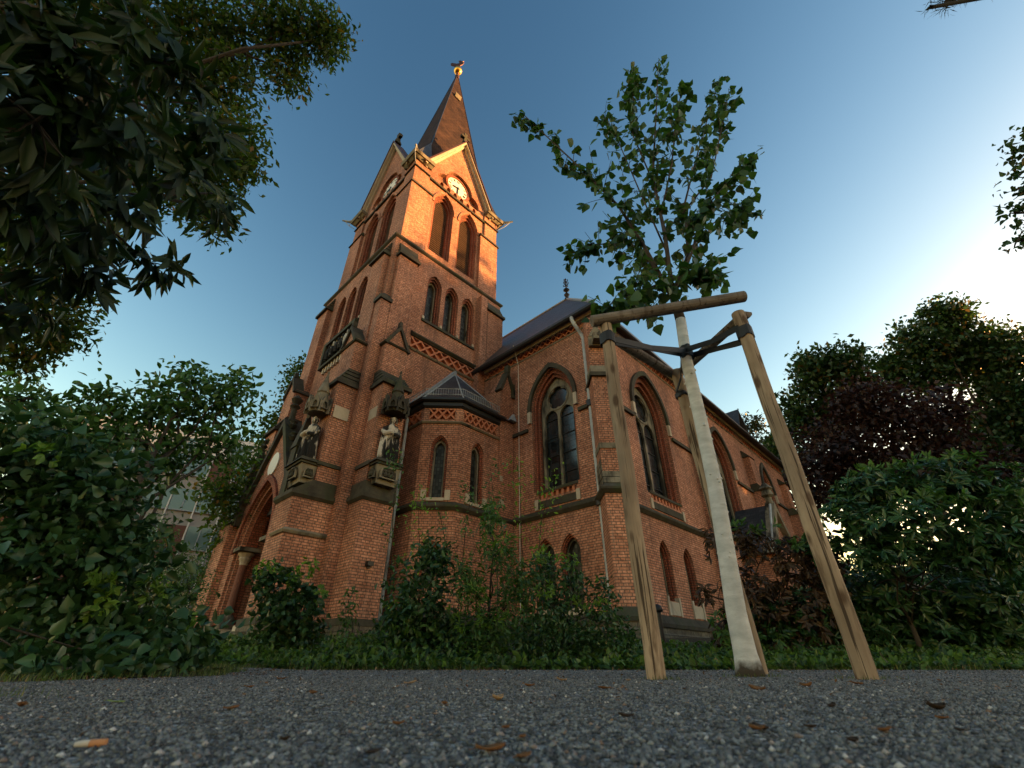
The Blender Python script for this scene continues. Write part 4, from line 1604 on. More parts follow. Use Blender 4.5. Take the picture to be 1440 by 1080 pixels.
nu, nv = 120, 90
uu = np.linspace(0, 1, nu)
vv = np.concatenate([[-5, -3, -1.5], np.linspace(-.6, 1.0, 40), np.linspace(1.05, 5.35, nv - 43)])
Vv = []
for q in vv:
    s_ = (q + 5) / 10.35
    xl, xr = edge_left(q), 15.0
    x = xl + (xr - xl) * uu ** 1.3
    y = np.where(q > 4.0, 4.0 + (q - 4.0) / 1.35 * (edge_far(x) - 4.0), q)
    Vv.append(np.stack([x, y, ground_z(x, y) + 0.006], -1))
Vv = np.concatenate(Vv)
i = np.arange(len(vv) - 1)[:, None] * nu + np.arange(nu - 1)[None]
tag(fast_mesh("asphalt_path", Vv, np.stack([i, i + 1, i + nu + 1, i + nu], -1).reshape(-1, 4), M['asphalt'], smooth=True), kind="structure")

# loose chippings on the asphalt
n = 64000
yy = 0.34 * np.exp(rng.random(n) * np.log(4.9 / 0.34))
xx = (rng.random(n) * 2 - 1) * (yy * 1.12 + .15)
k = (xx > edge_left(yy) + .05)
xx, yy = xx[k], yy[k]
n = len(xx)
r = (0.0010 + 0.0020 * rng.random(n) ** 2) * (0.85 + 0.42 * yy)
base = np.array([(1, 0, 0), (-1, 0, 0), (0, 1, 0), (0, -1, 0), (0, 0, .75), (0, 0, -.75)], float)
fc = np.array([(0, 2, 4), (2, 1, 4), (1, 3, 4), (3, 0, 4), (2, 0, 5), (1, 2, 5), (3, 1, 5), (0, 3, 5)])
an = rng.random(n) * 6.28
sc_ = 0.7 + 0.7 * rng.random((n, 1, 3))
Bv = base[None] * sc_
ca, sa = np.cos(an)[:, None], np.sin(an)[:, None]
Bx, By = Bv[..., 0] * ca - Bv[..., 1] * sa, Bv[..., 0] * sa + Bv[..., 1] * ca
P = np.stack([Bx, By, Bv[..., 2]], -1) * r[:, None, None]
P += np.stack([xx, yy, ground_z(xx, yy) + 0.006 + r * .35], -1)[:, None]
m, nt, b = mat("chippings", rough=0.6, spec=0.45)
g = nt.nodes.new("ShaderNodeNewGeometry")
nt.links.new(ramp(nt, g.outputs["Random Per Island"], [(0.0, (0.02, 0.023, 0.027)), (0.55, (0.09, 0.10, 0.11)), (0.94, (0.19, 0.205, 0.215)), (0.97, (0.17, 0.10, 0.065)), (0.995, (0.45, 0.45, 0.45))]), b.inputs["Base Color"])
tag(fast_mesh("gravel", P.reshape(-1, 3), (np.arange(n)[:, None, None] * 6 + fc[None]).reshape(-1, 3), m), "dark loose chippings scattered over the asphalt in the foreground", "gravel", kind="stuff")

# ================================================================== plants


def unit(a):
    return a / np.maximum(np.linalg.norm(a, axis=-1, keepdims=True), 1e-9)


def leaf_geo(P, D, Nn, L, wr, shape="oval", fold=0.18, droop=0.12):
    n = len(P)
    D = unit(D)
    S = unit(np.cross(D, Nn))
    U_ = np.cross(S, D)
    L = np.broadcast_to(np.asarray(L, float), (n,))[:, None]
    if shape == "quad":
        V = np.stack([P, P + D * L * .5 + S * L * wr * .5, P + D * L - U_ * L * droop, P + D * L * .5 - S * L * wr * .5], 1)
        F = np.arange(n)[:, None] * 4 + np.arange(4)[None]
        return V.reshape(-1, 3), F
    st = {"oval": ((.16, .30), (.45, .5), (.76, .30)), "heart": ((.07, .36), (.32, .52), (.68, .28)), "long": ((.14, .24), (.42, .5), (.75, .32))}[shape]
    hl = np.sin(rng.random((n, 1)) * 6.28) * .06
    Ls, Rs = [], []
    for (a, w_) in st:
        up_ = wr * fold * w_ * 2 - droop * a * a + hl * a
        Ls.append(P + D * L * a + S * L * wr * w_ + U_ * L * up_)
        Rs.append(P + D * L * a - S * L * wr * w_ + U_ * L * up_)
    V = np.stack([P] + Ls + [P + D * L - U_ * L * droop] + Rs[::-1], 1)
    i = np.arange(n)[:, None] * 8
    F = np.concatenate([i + np.array([[0, 1, 2, 3, 4]]), i + np.array([[0, 4, 5, 6, 7]])], 0)
    return V.reshape(-1, 3), F


def att(x, y, t):
    """the place at depth t that the photograph shows at pixel x, y"""
    a, b = (x - 720) / FPX, (540 - y) / FPX
    return np.array([a * t, t * (cP - b * sP), CAMH + t * (sP + b * cP)])


def blobs3(B):
    out = []
    for (x, y, t, rx, ry) in B:
        s = t / FPX
        out.append((att(x, y, t), np.array([rx * s, (rx + ry) * .5 * s * .9, ry * s])))
    return out


def clumps(bl, n, jitter=.9):
    """n clump centres spread through the ellipsoids, denser towards their skins"""
    wts = np.array([np.prod(r) ** (2 / 3) for c, r in bl])
    wts /= wts.sum()
    idx = rng.choice(len(bl), n, p=wts)
    c = np.array([q[0] for q in bl])[idx]
    r = np.array([q[1] for q in bl])[idx]
    d = unit(rng.normal(size=(n, 3)))
    rad = rng.random((n, 1)) ** .45 * jitter
    return c + d * r * rad, d


def crown(name, parent, C, d, per, sig, L, wr, mtl, shape="quad", up=.5, droop=.25, out=.5, lvar=.35):
    n = len(C) * per
    idx = np.repeat(np.arange(len(C)), per)
    P = C[idx] + rng.normal(size=(n, 3)) * sig
    D = unit(rng.normal(size=(n, 3)) + d[idx] * out + np.array([0, 0, -droop]))
    Nn = unit(rng.normal(size=(n, 3)) + np.array([0, 0, up * 2]))
    Ls = L * (1 + lvar * (rng.random(n) * 2 - 1))
    V, F = leaf_geo(P, D, Nn, Ls, wr, shape)
    V[:, 2] = np.maximum(V[:, 2], ground_z(V[:, 0], V[:, 1]) + .012)
    return fast_mesh(name, V, F, mtl, parent)


def whorls(name, parent, C, d, per, L, wr, mtl, droop=.5, shape="oval", spread=1.0, lvar=.25):
    """leaves standing round twig ends"""
    n = len(C) * per
    idx = np.repeat(np.arange(len(C)), per)
    ax = unit(d[idx] + np.array([0, 0, .35]))
    t = unit(np.cross(ax, rng.normal(size=(n, 3))))
    D = unit(ax * (.25 + .5 * rng.random((n, 1))) + t * spread + np.array([0, 0, -droop]) * rng.random((n, 1)))
    Nn = unit(ax + rng.normal(size=(n, 3)) * .25)
    V, F = leaf_geo(C[idx] + D * L * .06 + rng.normal(size=(n, 3)) * L * .06, D, Nn, L * (1 + lvar * (rng.random(n) * 2 - 1)), wr, shape)
    V[:, 2] = np.maximum(V[:, 2], ground_z(V[:, 0], V[:, 1]) + .012)
    return fast_mesh(name, V, F, mtl, parent)


def curve(a, b, sag=.0, n=5, wob=.0):
    a, b = np.array(a, float), np.array(b, float)
    L = np.linalg.norm(b - a)
    P = []
    for i in range(n):
        t = i / (n - 1)
        p = a + (b - a) * t
        p[2] += sag * L * math.sin(math.pi * t)
        if 0 < i < n - 1:
            p += rng.normal(size=3) * wob * L
        P.append(p)
    return P


def stems(name, parent, base, top, bl, C, r0, mtl, ntw=40, lean=.1):
    """trunk from base to top, limbs to each blob, twigs to some of the clumps"""
    mb = MB()
    base, top = np.array(base, float), np.array(top, float)
    tr = curve(base, top, 0, 6, .015)
    mb.tube(tr, [r0 * (1.25 - .7 * i / 5) for i in range(6)], 8, rough=.05)
    nodes = []
    for c, r in bl:
        k = rng.integers(2, 6)
        a = tr[k]
        P = curve(a, c, .06, 5, .04)
        mb.tube(P, [r0 * .45 * (1 - .17 * i) for i in range(5)], 5)
        nodes += P[2:]
    nodes = np.array(nodes)
    for c in C[rng.choice(len(C), min(ntw, len(C)), replace=False)]:
        a = nodes[np.argmin(((nodes - c) ** 2).sum(1))]
        mb.tube(curve(a, c, .05, 4, .04), [r0 * .14, r0 * .11, r0 * .08, r0 * .05], 4, cap=False)
    return mb.build(name, mtl, parent, recalc=False, smooth=True)


M['bark'] = wood_mat("bark", (0.02, 0.016, 0.012), (0.06, 0.048, 0.036), 9, (3, 3, .6))
M['twig'] = mat("twig", (0.03, 0.024, 0.018), 0.8)[0]
LM = {
    'long': leaf_mat("long_leaf", (0.007, 0.017, 0.006), (0.020, 0.044, 0.014), .55, .3),
    'ash': leaf_mat("ash_leaf", (0.022, 0.044, 0.009), (0.062, 0.105, 0.02), .55, .45, odd=(0.16, 0.09, 0.015)),  # odd: a few leaves coloured as if caught by low sun
    'dark': leaf_mat("dark_leaf", (0.013, 0.040, 0.016), (0.042, 0.102, 0.040), .38, .2),
    'mid': leaf_mat("mid_leaf", (0.022, 0.062, 0.017), (0.066, 0.148, 0.038), .45, .3),
    'fresh': leaf_mat("fresh_leaf", (0.06, 0.14, 0.022), (0.14, 0.25, 0.04), .45, .4),
    'rhodo': leaf_mat("rhododendron_leaf", (0.012, 0.040, 0.015), (0.040, 0.106, 0.036), .34, .15),
    'brown': leaf_mat("withered_leaf", (0.028, 0.016, 0.011), (0.075, 0.045, 0.026), .5, .2),
    'beech': leaf_mat("copper_beech_leaf", (0.016, 0.009, 0.009), (0.042, 0.022, 0.02), .5, .25, (1.6, .8, .7)),
    'park': leaf_mat("park_leaf", (0.011, 0.028, 0.011), (0.04, 0.086, 0.027), .5, .28, odd=(0.12, 0.07, 0.014)),  # the odd orange puts sunlight into the leaf colour
    'pine': leaf_mat("pine_needle", (0.010, 0.02, 0.010), (0.022, 0.04, 0.018), .5, .1),
    'birch': leaf_mat("young_tree_leaf", (0.019, 0.052, 0.014), (0.052, 0.116, 0.030), .45, .35),
}


def tree(name, label, cat, B, leafm, nclump, per, sig, L, wr=.55, shape="quad", base=None, r0=.15, trunk_top=None, group=None,
         up=.5, droop=.25, whorl=False, ntw=40, extra=None, crownname="crown", trunkname="trunk", bark='bark', out=.5, lvar=.35):
    bl = blobs3(B)
    C, d = clumps(bl, nclump)
    cen = np.mean([c for c, r in bl], axis=0)
    if base is None:
        base = (cen[0], cen[1])
    gz = float(ground_z(base[0], base[1]))
    o = thing(name, label, cat, (base[0], base[1], gz), 0, group)
    if trunk_top is None:
        trunk_top = (base[0] * .7 + cen[0] * .3, base[1] * .7 + cen[1] * .3, gz + (cen[2] - gz) * .8)
    st = stems(trunkname, o, (base[0], base[1], gz - .05), trunk_top, bl, C, r0, M[bark], ntw)
    if whorl:
        cr = whorls(crownname, o, C, d, per, L, wr, LM[leafm], droop, shape)
    else:
        cr = crown(crownname, o, C, d, per, sig, L, wr, LM[leafm], shape, up, droop, out, lvar)
    ch = [st, cr]
    if extra:
        for (nm, B2, lm2, nc2, per2, sig2, L2, wr2, sh2, wh2) in extra:
            C2, d2 = clumps(blobs3(B2), nc2)
            if wh2:
                ch.append(whorls(nm, o, C2, d2, per2, L2, wr2, LM[lm2], .2, sh2, .8))
            else:
                ch.append(crown(nm, o, C2, d2, per2, sig2, L2, wr2, LM[lm2], sh2, up, .0, out))
    for q in ch:                       # meshes were made in world coordinates
        q.location = (-base[0], -base[1], -gz)
    return o


# ---- the tall trees along the right and far side
tree("park_tree", "rounded green tree at the left end of the right tree row by the church", "tree",
     [(1150, 525, 38, 40, 35), (1185, 508, 38, 40, 22), (1128, 580, 38, 35, 40), (1108, 640, 38, 25, 50), (1205, 545, 39, 35, 30), (1160, 590, 38, 40, 40)],
     'park', 1250, 9, .40, .42, .6, base=(27, 34), r0=.3, group="trees along the right side")
tree("copper_beech", "dark maroon copper beech in front of the green trees above the rhododendron", "tree",
     [(1215, 570, 34, 50, 40), (1180, 630, 33, 60, 50), (1250, 585, 33, 60, 45), (1310, 630, 33, 60, 50), (1230, 665, 32, 90, 45), (1140, 685, 32, 45, 50), (1320, 575, 34, 40, 30), (1390, 670, 32, 70, 40)],
     'beech', 1900, 9, .38, .38, .6, base=(27, 28), r0=.35, group="trees along the right side")
tree("park_tree", "tallest dark green tree of the right row, pointed top against the bright sky", "tree",
     [(1330, 448, 43, 40, 26), (1300, 480, 43, 55, 28), (1355, 500, 43, 60, 35), (1290, 530, 43, 55, 35), (1390, 525, 43, 35, 30), (1372, 478, 43, 32, 24), (1250, 520, 43, 25, 25), (1320, 440, 43, 18, 16)],
     'park', 1500, 9, .42, .44, .6, base=(42, 38), r0=.35, group="trees along the right side")
tree("park_tree", "green tree with some leaves coloured sunlit orange at the right edge of the picture behind the rhododendron", "tree",
     [(1432, 490, 40, 40, 45), (1420, 560, 40, 50, 60), (1390, 620, 40, 60, 60), (1445, 620, 40, 40, 60), (1470, 540, 40, 60, 90)],
     'park', 1350, 9, .42, .44, .6, base=(46, 32), r0=.35, group="trees along the right side")
for k, (x, y, h) in enumerate(((53, 27, 24.5), (57, 17, 24), (61, 6, 24), (47, 36, 23), (64, 46, 26))):   # the same row goes on beyond the frame and shades the church
    s = thing("park_tree", "tall park tree of the right tree row past the right picture edge", "tree", (x, y, .6), 0, "trees along the right side")  # the last tree is added, unseen, to keep sun off the office building
    bl = [(np.array([x + dx, y + dy, h * fz]), np.array([rr, rr, rz])) for dx, dy, fz, rr, rz in
          ((0, 0, .80, 5.2, 4.6), (-3, 3, .66, 5, 5), (3, -3, .66, 5, 5), (0, 0, .45, 7, 5), (-2, 4, .28, 6.5, 5), (3, -4, .28, 6.5, 5), (0, 0, .10, 7, 3))]  # lowest blob added to stop sun leaking under the crowns
    C, d = clumps(bl, 1900)
    q = [stems("trunk", s, (x, y, .5), (x, y, h * .6), bl, C, .4, M['bark'], 10), crown("crown", s, C, d, 9, .6, .75, .7, LM['park'], "quad")]
    for a in q:
        a.location = (-x, -y, -.6)
tree("pine_tree", "small dark pine showing above the far end of the church roof", "tree",
     [(1052, 600, 52, 16, 12), (1040, 592, 52, 9, 8), (1064, 594, 52, 6, 10), (1088, 622, 52, 20, 16), (1075, 650, 52, 30, 20)],
     'pine', 260, 10, .35, .5, .35, base=(30, 50), r0=.25)

# ---- trees and shrubs on the left
tree("ash_tree", "tall tree with fine leaves overhanging the top left of the picture", "tree",
     [(40, 20, 10, 110, 70), (190, 40, 10.5, 110, 70), (320, 40, 11, 100, 65), (415, 40, 11, 70, 50), (462, 55, 11, 34, 34), (405, 100, 11, 32, 34), (300, 115, 10.5, 75, 55), (335, 190, 10, 32, 55),
      (340, 235, 9.5, 24, 40), (280, 255, 10, 60, 70), (170, 200, 10.5, 120, 100), (60, 330, 10, 90, 90), (60, 430, 10, 70, 70), (95, 470, 10, 35, 30), (25, 500, 10, 45, 50), (300, 315, 9.5, 30, 22)],
     'ash', 3300, 11, .15, .155, .42, base=(-10.5, 3.5), r0=.16, trunk_top=(-9.3, 4.2, 8), ntw=160, droop=.5)
tree("chestnut_tree", "low tree branch with large long dark leaves hanging close in at the upper left", "tree",
     [(20, 30, 1.25, 80, 70), (110, 80, 1.35, 80, 80), (50, 170, 1.25, 90, 80), (160, 180, 1.5, 75, 70), (230, 90, 1.7, 55, 70), (30, 280, 1.4, 80, 70), (140, 285, 1.75, 75, 60), (240, 245, 2.0, 55, 55),
      (295, 290, 2.4, 38, 30), (205, 368, 2.3, 60, 26), (90, 370, 1.9, 70, 45), (20, 440, 2.1, 60, 60), (290, 190, 2.2, 50, 60), (170, 30, 1.5, 60, 50), (330, 270, 2.5, 20, 20)],
     'long', 330, 5, .05, .115, .29, "long", base=(-2.9, .25), r0=.035, trunk_top=(-2.3, .5, 2.0), whorl=True, droop=2.2, ntw=150, bark='twig')
tree("shrub", "tall leafy shrub with drooping tips against the sky left of the church porch", "shrub",
     [(50, 590, 4.6, 90, 45), (130, 615, 4.6, 70, 50), (205, 585, 5, 55, 50), (265, 560, 5.2, 65, 42), (325, 560, 5.2, 42, 36), (300, 620, 5.2, 75, 45), (225, 650, 5, 60, 40), (140, 560, 4.8, 35, 22), (340, 530, 5.4, 24, 12), (262, 522, 5.4, 30, 10), (40, 560, 4.6, 50, 22)],
     'mid', 620, 7, .07, .085, .5, "oval", base=(-3.6, 4.3), r0=.05, up=.4, ntw=150, droop=.6, bark='twig')
tree("shrub", "dark broad-leaved shrub filling the left edge beside the asphalt", "shrub",
     [(30, 640, 3.0, 80, 70), (130, 700, 3.2, 80, 80), (50, 770, 2.9, 90, 90), (165, 790, 3.1, 75, 75), (55, 880, 2.7, 80, 60), (175, 890, 3.0, 85, 45), (245, 885, 3.5, 45, 40), (60, 935, 2.3, 90, 22), (180, 932, 2.6, 80, 18), (270, 915, 3.4, 45, 20), (60, 700, 3.0, 80, 70)],
     'dark', 1150, 6, .07, .066, .72, "heart", base=(-3.7, 2.6), r0=.022, ntw=60, bark='twig', lvar=.6,
     extra=[("young_shoots", [(150, 815, 2.85, 26, 20), (215, 830, 3.0, 24, 20), (255, 880, 3.2, 26, 14), (140, 850, 2.8, 20, 20), (60, 640, 2.8, 30, 14)], 'fresh', 46, 5, .03, .058, .5, "oval", True)])
tree("shrub", "feathery fine-leaved shrub in front of the modern building on the left", "shrub",
     [(195, 760, 6.4, 55, 45), (235, 800, 6.5, 45, 50), (215, 850, 6.4, 55, 45), (265, 830, 6.6, 30, 45)],
     'mid', 520, 9, .08, .07, .22, "quad", base=(-5.1, 6.0), r0=.04, ntw=90, bark='twig')
tree("broadleaf_tree", "mid green tree standing beyond the porch in front of the modern building", "tree",
     [(350, 690, 17, 55, 55), (328, 745, 16.5, 34, 45), (385, 610, 20, 28, 45), (416, 540, 23, 22, 38), (372, 655, 18, 35, 40), (302, 700, 16, 28, 36), (300, 790, 16.5, 24, 30), (425, 515, 23, 14, 16), (400, 590, 21, 24, 30)],
     'ash', 800, 8, .22, .18, .6, base=(-10.2, 20), r0=.18, ntw=50)

# ---- shrubs in front of the church
tree("shrub", "rounded maple-leaved shrub with yellow-green tips in front of the porch pier", "shrub",
     [(400, 850, 6, 45, 45), (402, 905, 6, 55, 32), (380, 815, 6, 24, 22), (440, 850, 6, 20, 25), (430, 890, 6, 30, 35)],
     'dark', 300, 7, .05, .075, .8, "heart", base=tuple(at(405, 938, 6.9)[:2]), r0=.025, ntw=60, bark='twig',
     extra=[("young_shoots", [(378, 800, 6, 22, 16), (432, 800, 6, 16, 16), (452, 835, 6, 10, 12), (410, 815, 6, 20, 14)], 'fresh', 46, 5, .03, .06, .6, "oval", True)])
tree("sapling", "thin single-stemmed sapling in front of the tower buttress plinth", "sapling",
     [(490, 850, 6.1, 9, 22), (488, 880, 6.1, 11, 18)], 'mid', 26, 5, .04, .06, .5, "oval", base=tuple(at(491, 935, 6.9)[:2]), r0=.012, ntw=20, bark='twig')
tree("shrub", "dark green dense shrub in front of the stair turret's base", "shrub",
     [(590, 830, 5.6, 48, 45), (600, 890, 5.6, 55, 48), (562, 885, 5.6, 34, 50), (612, 785, 5.7, 28, 32), (640, 900, 5.5, 40, 40)],
     'dark', 420, 7, .06, .08, .6, "oval", base=tuple(at(590, 943, 6.3)[:2]), r0=.03, ntw=60, bark='twig',
     extra=[("young_shoots", [(575, 790, 5.5, 12, 12), (640, 850, 5.4, 20, 20), (560, 850, 5.5, 20, 20)], 'fresh', 16, 4, .03, .06, .4, "oval", True)])
tree("tree_of_heaven", "fern-like light green sapling with feathered leaves in front of the turret", "sapling",
     [(680, 885, 5.3, 45, 40), (660, 820, 5.5, 26, 36), (700, 775, 5.7, 26, 34), (728, 830, 5.5, 36, 44), (690, 725, 5.9, 14, 26), (640, 930, 5.2, 30, 12)],
     'mid', 380, 8, .055, .085, .28, "quad", base=tuple(at(688, 944, 6.2)[:2]), r0=.03, ntw=70, droop=.4, bark='twig',
     extra=[("young_shoots", [(665, 835, 5.3, 18, 18), (690, 865, 5.2, 26, 14), (655, 875, 5.2, 26, 10), (640, 905, 5.2, 20, 10), (700, 760, 5.6, 16, 20)], 'fresh', 34, 7, .04, .085, .22, "quad", True)])
tree("shrub", "glossy small-leaved shrub with pale new tips below the nave window left of the stake", "shrub",
     [(778, 850, 5.2, 40, 38), (790, 905, 5.0, 55, 42), (845, 865, 5.2, 34, 38), (848, 915, 5, 45, 32), (800, 812, 5.3, 30, 26), (760, 805, 5.4, 24, 28), (848, 828, 5.2, 12, 18), (882, 895, 5.2, 16, 30), (750, 900, 5.1, 30, 40)],
     'dark', 520, 7, .05, .06, .5, "oval", base=tuple(at(800, 944, 6.0)[:2]), r0=.025, ntw=80, bark='twig',
     extra=[("young_shoots", [(848, 812, 5.2, 8, 12), (795, 790, 5.3, 22, 12), (762, 780, 5.4, 16, 12), (770, 830, 5.1, 20, 14), (845, 850, 5.1, 16, 14), (815, 850, 5.1, 18, 14), (742, 855, 5.1, 14, 18)], 'fresh', 60, 5, .03, .055, .4, "oval", True)])
tree("rhododendron", "half withered brown rhododendron with green tips beside the nave wall behind the young tree", "shrub",
     [(1050, 765, 7.0, 40, 26), (1115, 785, 7.0, 45, 36), (1060, 840, 6.9, 55, 48), (1135, 860, 6.8, 55, 60), (1030, 900, 6.7, 36, 34), (1110, 920, 6.6, 70, 26), (1003, 768, 7.1, 8, 26), (990, 835, 7.1, 8, 22), (1160, 800, 6.9, 30, 50)],
     'brown', 620, 7, .06, .12, .34, "oval", base=tuple(at(1085, 938, 7.9)[:2]), r0=.045, whorl=True, droop=1.3, ntw=150,
     extra=[("young_shoots", [(1050, 742, 7.0, 26, 8), (1085, 738, 7.0, 12, 6), (1120, 765, 6.9, 30, 12), (1010, 880, 6.6, 10, 22), (1140, 775, 6.8, 24, 10), (1090, 890, 6.6, 60, 30), (1020, 905, 6.5, 26, 22)], 'mid', 90, 7, .03, .11, .34, "oval", True),
            ("green_leaves", [(1130, 880, 6.7, 60, 50), (1060, 880, 6.7, 50, 50)], 'rhodo', 170, 7, .03, .12, .34, "oval", True)])
tree("rhododendron", "large dense dark green rhododendron filling the right side behind the stake", "shrub",
     [(1235, 690, 7, 65, 34), (1320, 678, 7, 75, 34), (1405, 700, 7, 55, 38), (1200, 738, 6.5, 65, 36), (1290, 735, 6.1, 85, 36), (1390, 750, 6.1, 70, 38), (1160, 765, 6.7, 24, 24), (1250, 775, 6.2, 70, 26), (1360, 785, 6.1, 80, 24),
      (1230, 690, 6.8, 70, 20), (1340, 690, 6.8, 80, 20), (1185, 840, 7.3, 60, 60), (1290, 860, 7.3, 85, 60), (1400, 860, 7.2, 80, 60), (1200, 880, 6.9, 60, 50), (1310, 900, 6.8, 90, 36), (1420, 890, 6.7, 60, 50), (1250, 840, 6.9, 70, 40), (1370, 840, 6.8, 70, 40)],
     'rhodo', 2100, 9, .06, .13, .34, "oval", base=tuple(at(1300, 940, 7.4)[:2]), r0=.03, whorl=True, droop=.7, ntw=160,
     extra=[("young_shoots", [(1235, 662, 6.9, 60, 10), (1330, 650, 6.9, 60, 10), (1180, 720, 6.5, 30, 14), (1410, 665, 6.9, 40, 10), (1300, 705, 6.2, 70, 14), (1420, 700, 6.2, 26, 12)], 'mid', 110, 8, .03, .12, .33, "oval", True)])
tree("hedge", "dark filler hedge low behind the large rhododendron at the right", "hedge",  # added to close the bright sky gaps below the crowns
     [(1180, 860, 9.5, 60, 60), (1250, 830, 10, 60, 80), (1320, 830, 10, 60, 80), (1390, 830, 10, 60, 80), (1450, 830, 10, 60, 90), (1200, 910, 9, 80, 30), (1320, 915, 9, 90, 26), (1430, 915, 9, 60, 26), (1130, 910, 9.5, 30, 26)],
     'rhodo', 1900, 8, .12, .15, .5, "quad", base=tuple(at(1310, 938, 11)[:2]), r0=.06, ntw=60, bark='twig')
# ---- branches reaching in from the right
tree("maple_tree", "dark maple branch reaching in at the right edge against the sky", "tree",
     [(1428, 212, 9, 22, 22), (1440, 262, 9, 28, 16), (1430, 300, 9, 22, 10), (1432, 338, 9, 24, 14), (1445, 180, 9, 10, 12), (1480, 250, 9, 40, 70), (1480, 320, 9, 40, 30)],
     'park', 190, 6, .09, .12, .7, "heart", base=(14.5, 3.5), r0=.16, trunk_top=(14, 3.5, 6), ntw=60, droop=.5)
tree("larch_tree", "tip of a dark needle twig hanging in at the top right corner", "tree",
     [(1310, 10, 3.2, 8, 5), (1330, 4, 3.2, 12, 6), (1355, -8, 3.2, 16, 8), (1400, -30, 3.2, 30, 16)],
     'pine', 110, 9, .012, .05, .08, "quad", base=(5.8, -.4), r0=.09, trunk_top=(5.6, -.2, 6), ntw=50, bark='twig')

# ---- tall pale shoots in front of the turret: each a plant of its own
shoots = [([(548, 850), (552, 740), (557, 655), (553, 640)], 6.4), ([(575, 850), (590, 770), (588, 715), (600, 690)], 6.6), ([(645, 850), (655, 740), (662, 700), (650, 680)], 6.6),
          ([(740, 830), (733, 760), (732, 690), (725, 640)], 6.8), ([(700, 800), (690, 740), (694, 700), (690, 660)], 6.5), ([(755, 820), (760, 740), (772, 690), (775, 660)], 6.7), ([(620, 850), (628, 770), (618, 720)], 6.5)]
for k, (pp, t) in enumerate(shoots):
    pts = [att(x, y, t) for x, y in pp]
    g0 = pts[0].copy()
    g0[2] = float(ground_z(g0[0], g0[1])) - .02
    s = thing("climbing_plant", "thin upright shoot with small pale leaves rising above the shrubs before the turret", "plant", tuple(g0), 0, "pale shoots before the turret")
    mb = MB()
    mb.tube([g0] + pts, [.009, .007, .006, .004, .003][:len(pts) + 1], 5)
    st = mb.build("stem", M['twig'], s, recalc=False)
    C = []
    for a, b_ in zip(pts[:-1], pts[1:]):
        C += [a + (b_ - a) * q for q in np.linspace(0, 1, 7)]
    C = np.array(C) + rng.normal(size=(len(C), 3)) * .04
    lv = crown("leaves", s, C, unit(rng.normal(size=(len(C), 3))), 6, .06, .062, .4, LM['fresh' if k % 2 else 'mid'], "oval", .4, .3)
    for a in (st, lv):
        a.location = tuple(-np.array(g0))

# ---- bits of dry leaf and bark on the asphalt
n = 2600
Y = .45 + rng.random(n) ** .8 * 4.9
X = rng.normal(size=n) * 2.6 + .6
kk = np.concatenate([np.arange(1500), 1500 + np.arange(1100)])
Y[1500:] = edge_far(X[1500:]) - np.abs(rng.normal(size=1100)) * .22
Y[2300:] = 1.4 + rng.random(300) * 3.2
X[2300:] = edge_left(Y[2300:]) + np.abs(rng.normal(size=300)) * .22
ok_ = (X > edge_left(Y) + .02) & (X < 8)
X, Y = X[ok_], Y[ok_]
n = len(X)
P = np.stack([X, Y, ground_z(X, Y) + .009 + .003 * rng.random(n)], -1)
sz = (.004 + .012 * rng.random(n) ** 2) * (.6 + .28 * Y)
V, F = leaf_geo(P, unit(rng.normal(size=(n, 3)) * [1, 1, .25]), unit(rng.normal(size=(n, 3)) * .4 + [0, 0, 1]), sz, .5, "oval", .3, -.1)
tag(fast_mesh("leaf_litter", V, F, leaf_mat("litter_bits", (0.03, 0.018, 0.01), (0.17, 0.09, 0.045), .8, .05, odd=(0.32, 0.24, 0.15))), "scattered bits of dry leaf and bark on the asphalt", "leaf litter", kind="stuff")

# ---- ground cover and grass
n = 17000
X = rng.random(n) * 13 - 5.5
Y = 5.25 + rng.random(n) ** 1.5 * 3.2 - .8 * sstep(3.0, 7.0, X)
tall = (.5 + .5 * np.sin(X * 2.3 + 1) * np.sin(X * .9 + Y)) * (.22 + .78 * sstep(-2.6, -1.6, X) * sstep(1.6, .9, X)) - .35 * (1 - sstep(-3.2, -1.8, X) * sstep(1.8, .9, X))
hh = .04 + (.16 + .34 * tall) * np.clip((Y - 5.3) * 1.3, 0, 1.1) * rng.random(n)
P = np.stack([X, Y, ground_z(X, Y) + hh], -1)
V, F = leaf_geo(P, unit(rng.normal(size=(n, 3)) + [0, 0, .2]), unit(rng.normal(size=(n, 3)) * .5 + [0, -.2, 1]), .07 * (.6 + .8 * rng.random(n)), .6, "oval")
tag(fast_mesh("ground_cover", V, F, leaf_mat("ground_cover_leaf", (0.013, 0.038, 0.010), (0.075, 0.145, 0.032), .45, .32)), "low leafy ground cover between the asphalt edge and the shrubs", "ground cover", kind="stuff")


def blades(n, X, Y, h, wid, lean=.35):
    g = ground_z(X, Y)
    an = rng.random(n) * 6.28
    dx, dy = np.cos(an), np.sin(an)
    hh = h * (.5 + .8 * rng.random(n))
    le = lean * rng.random(n) * hh
    b0 = np.stack([X, Y, g - .003], -1)
    s = np.stack([-dy, dx, 0 * dx], -1) * wid
    mid = b0 + np.stack([dx * le * .35, dy * le * .35, hh * .6], -1)
    tip = b0 + np.stack([dx * le, dy * le, hh], -1)
    V = np.stack([b0 - s, b0 + s, mid + s * .7, mid - s * .7, tip], 1)
    i = np.arange(n)[:, None] * 5
    F = np.concatenate([i + np.array([[0, 1, 2, 3]]), i + np.array([[3, 2, 4, 4]])])
    return V.reshape(-1, 3), F


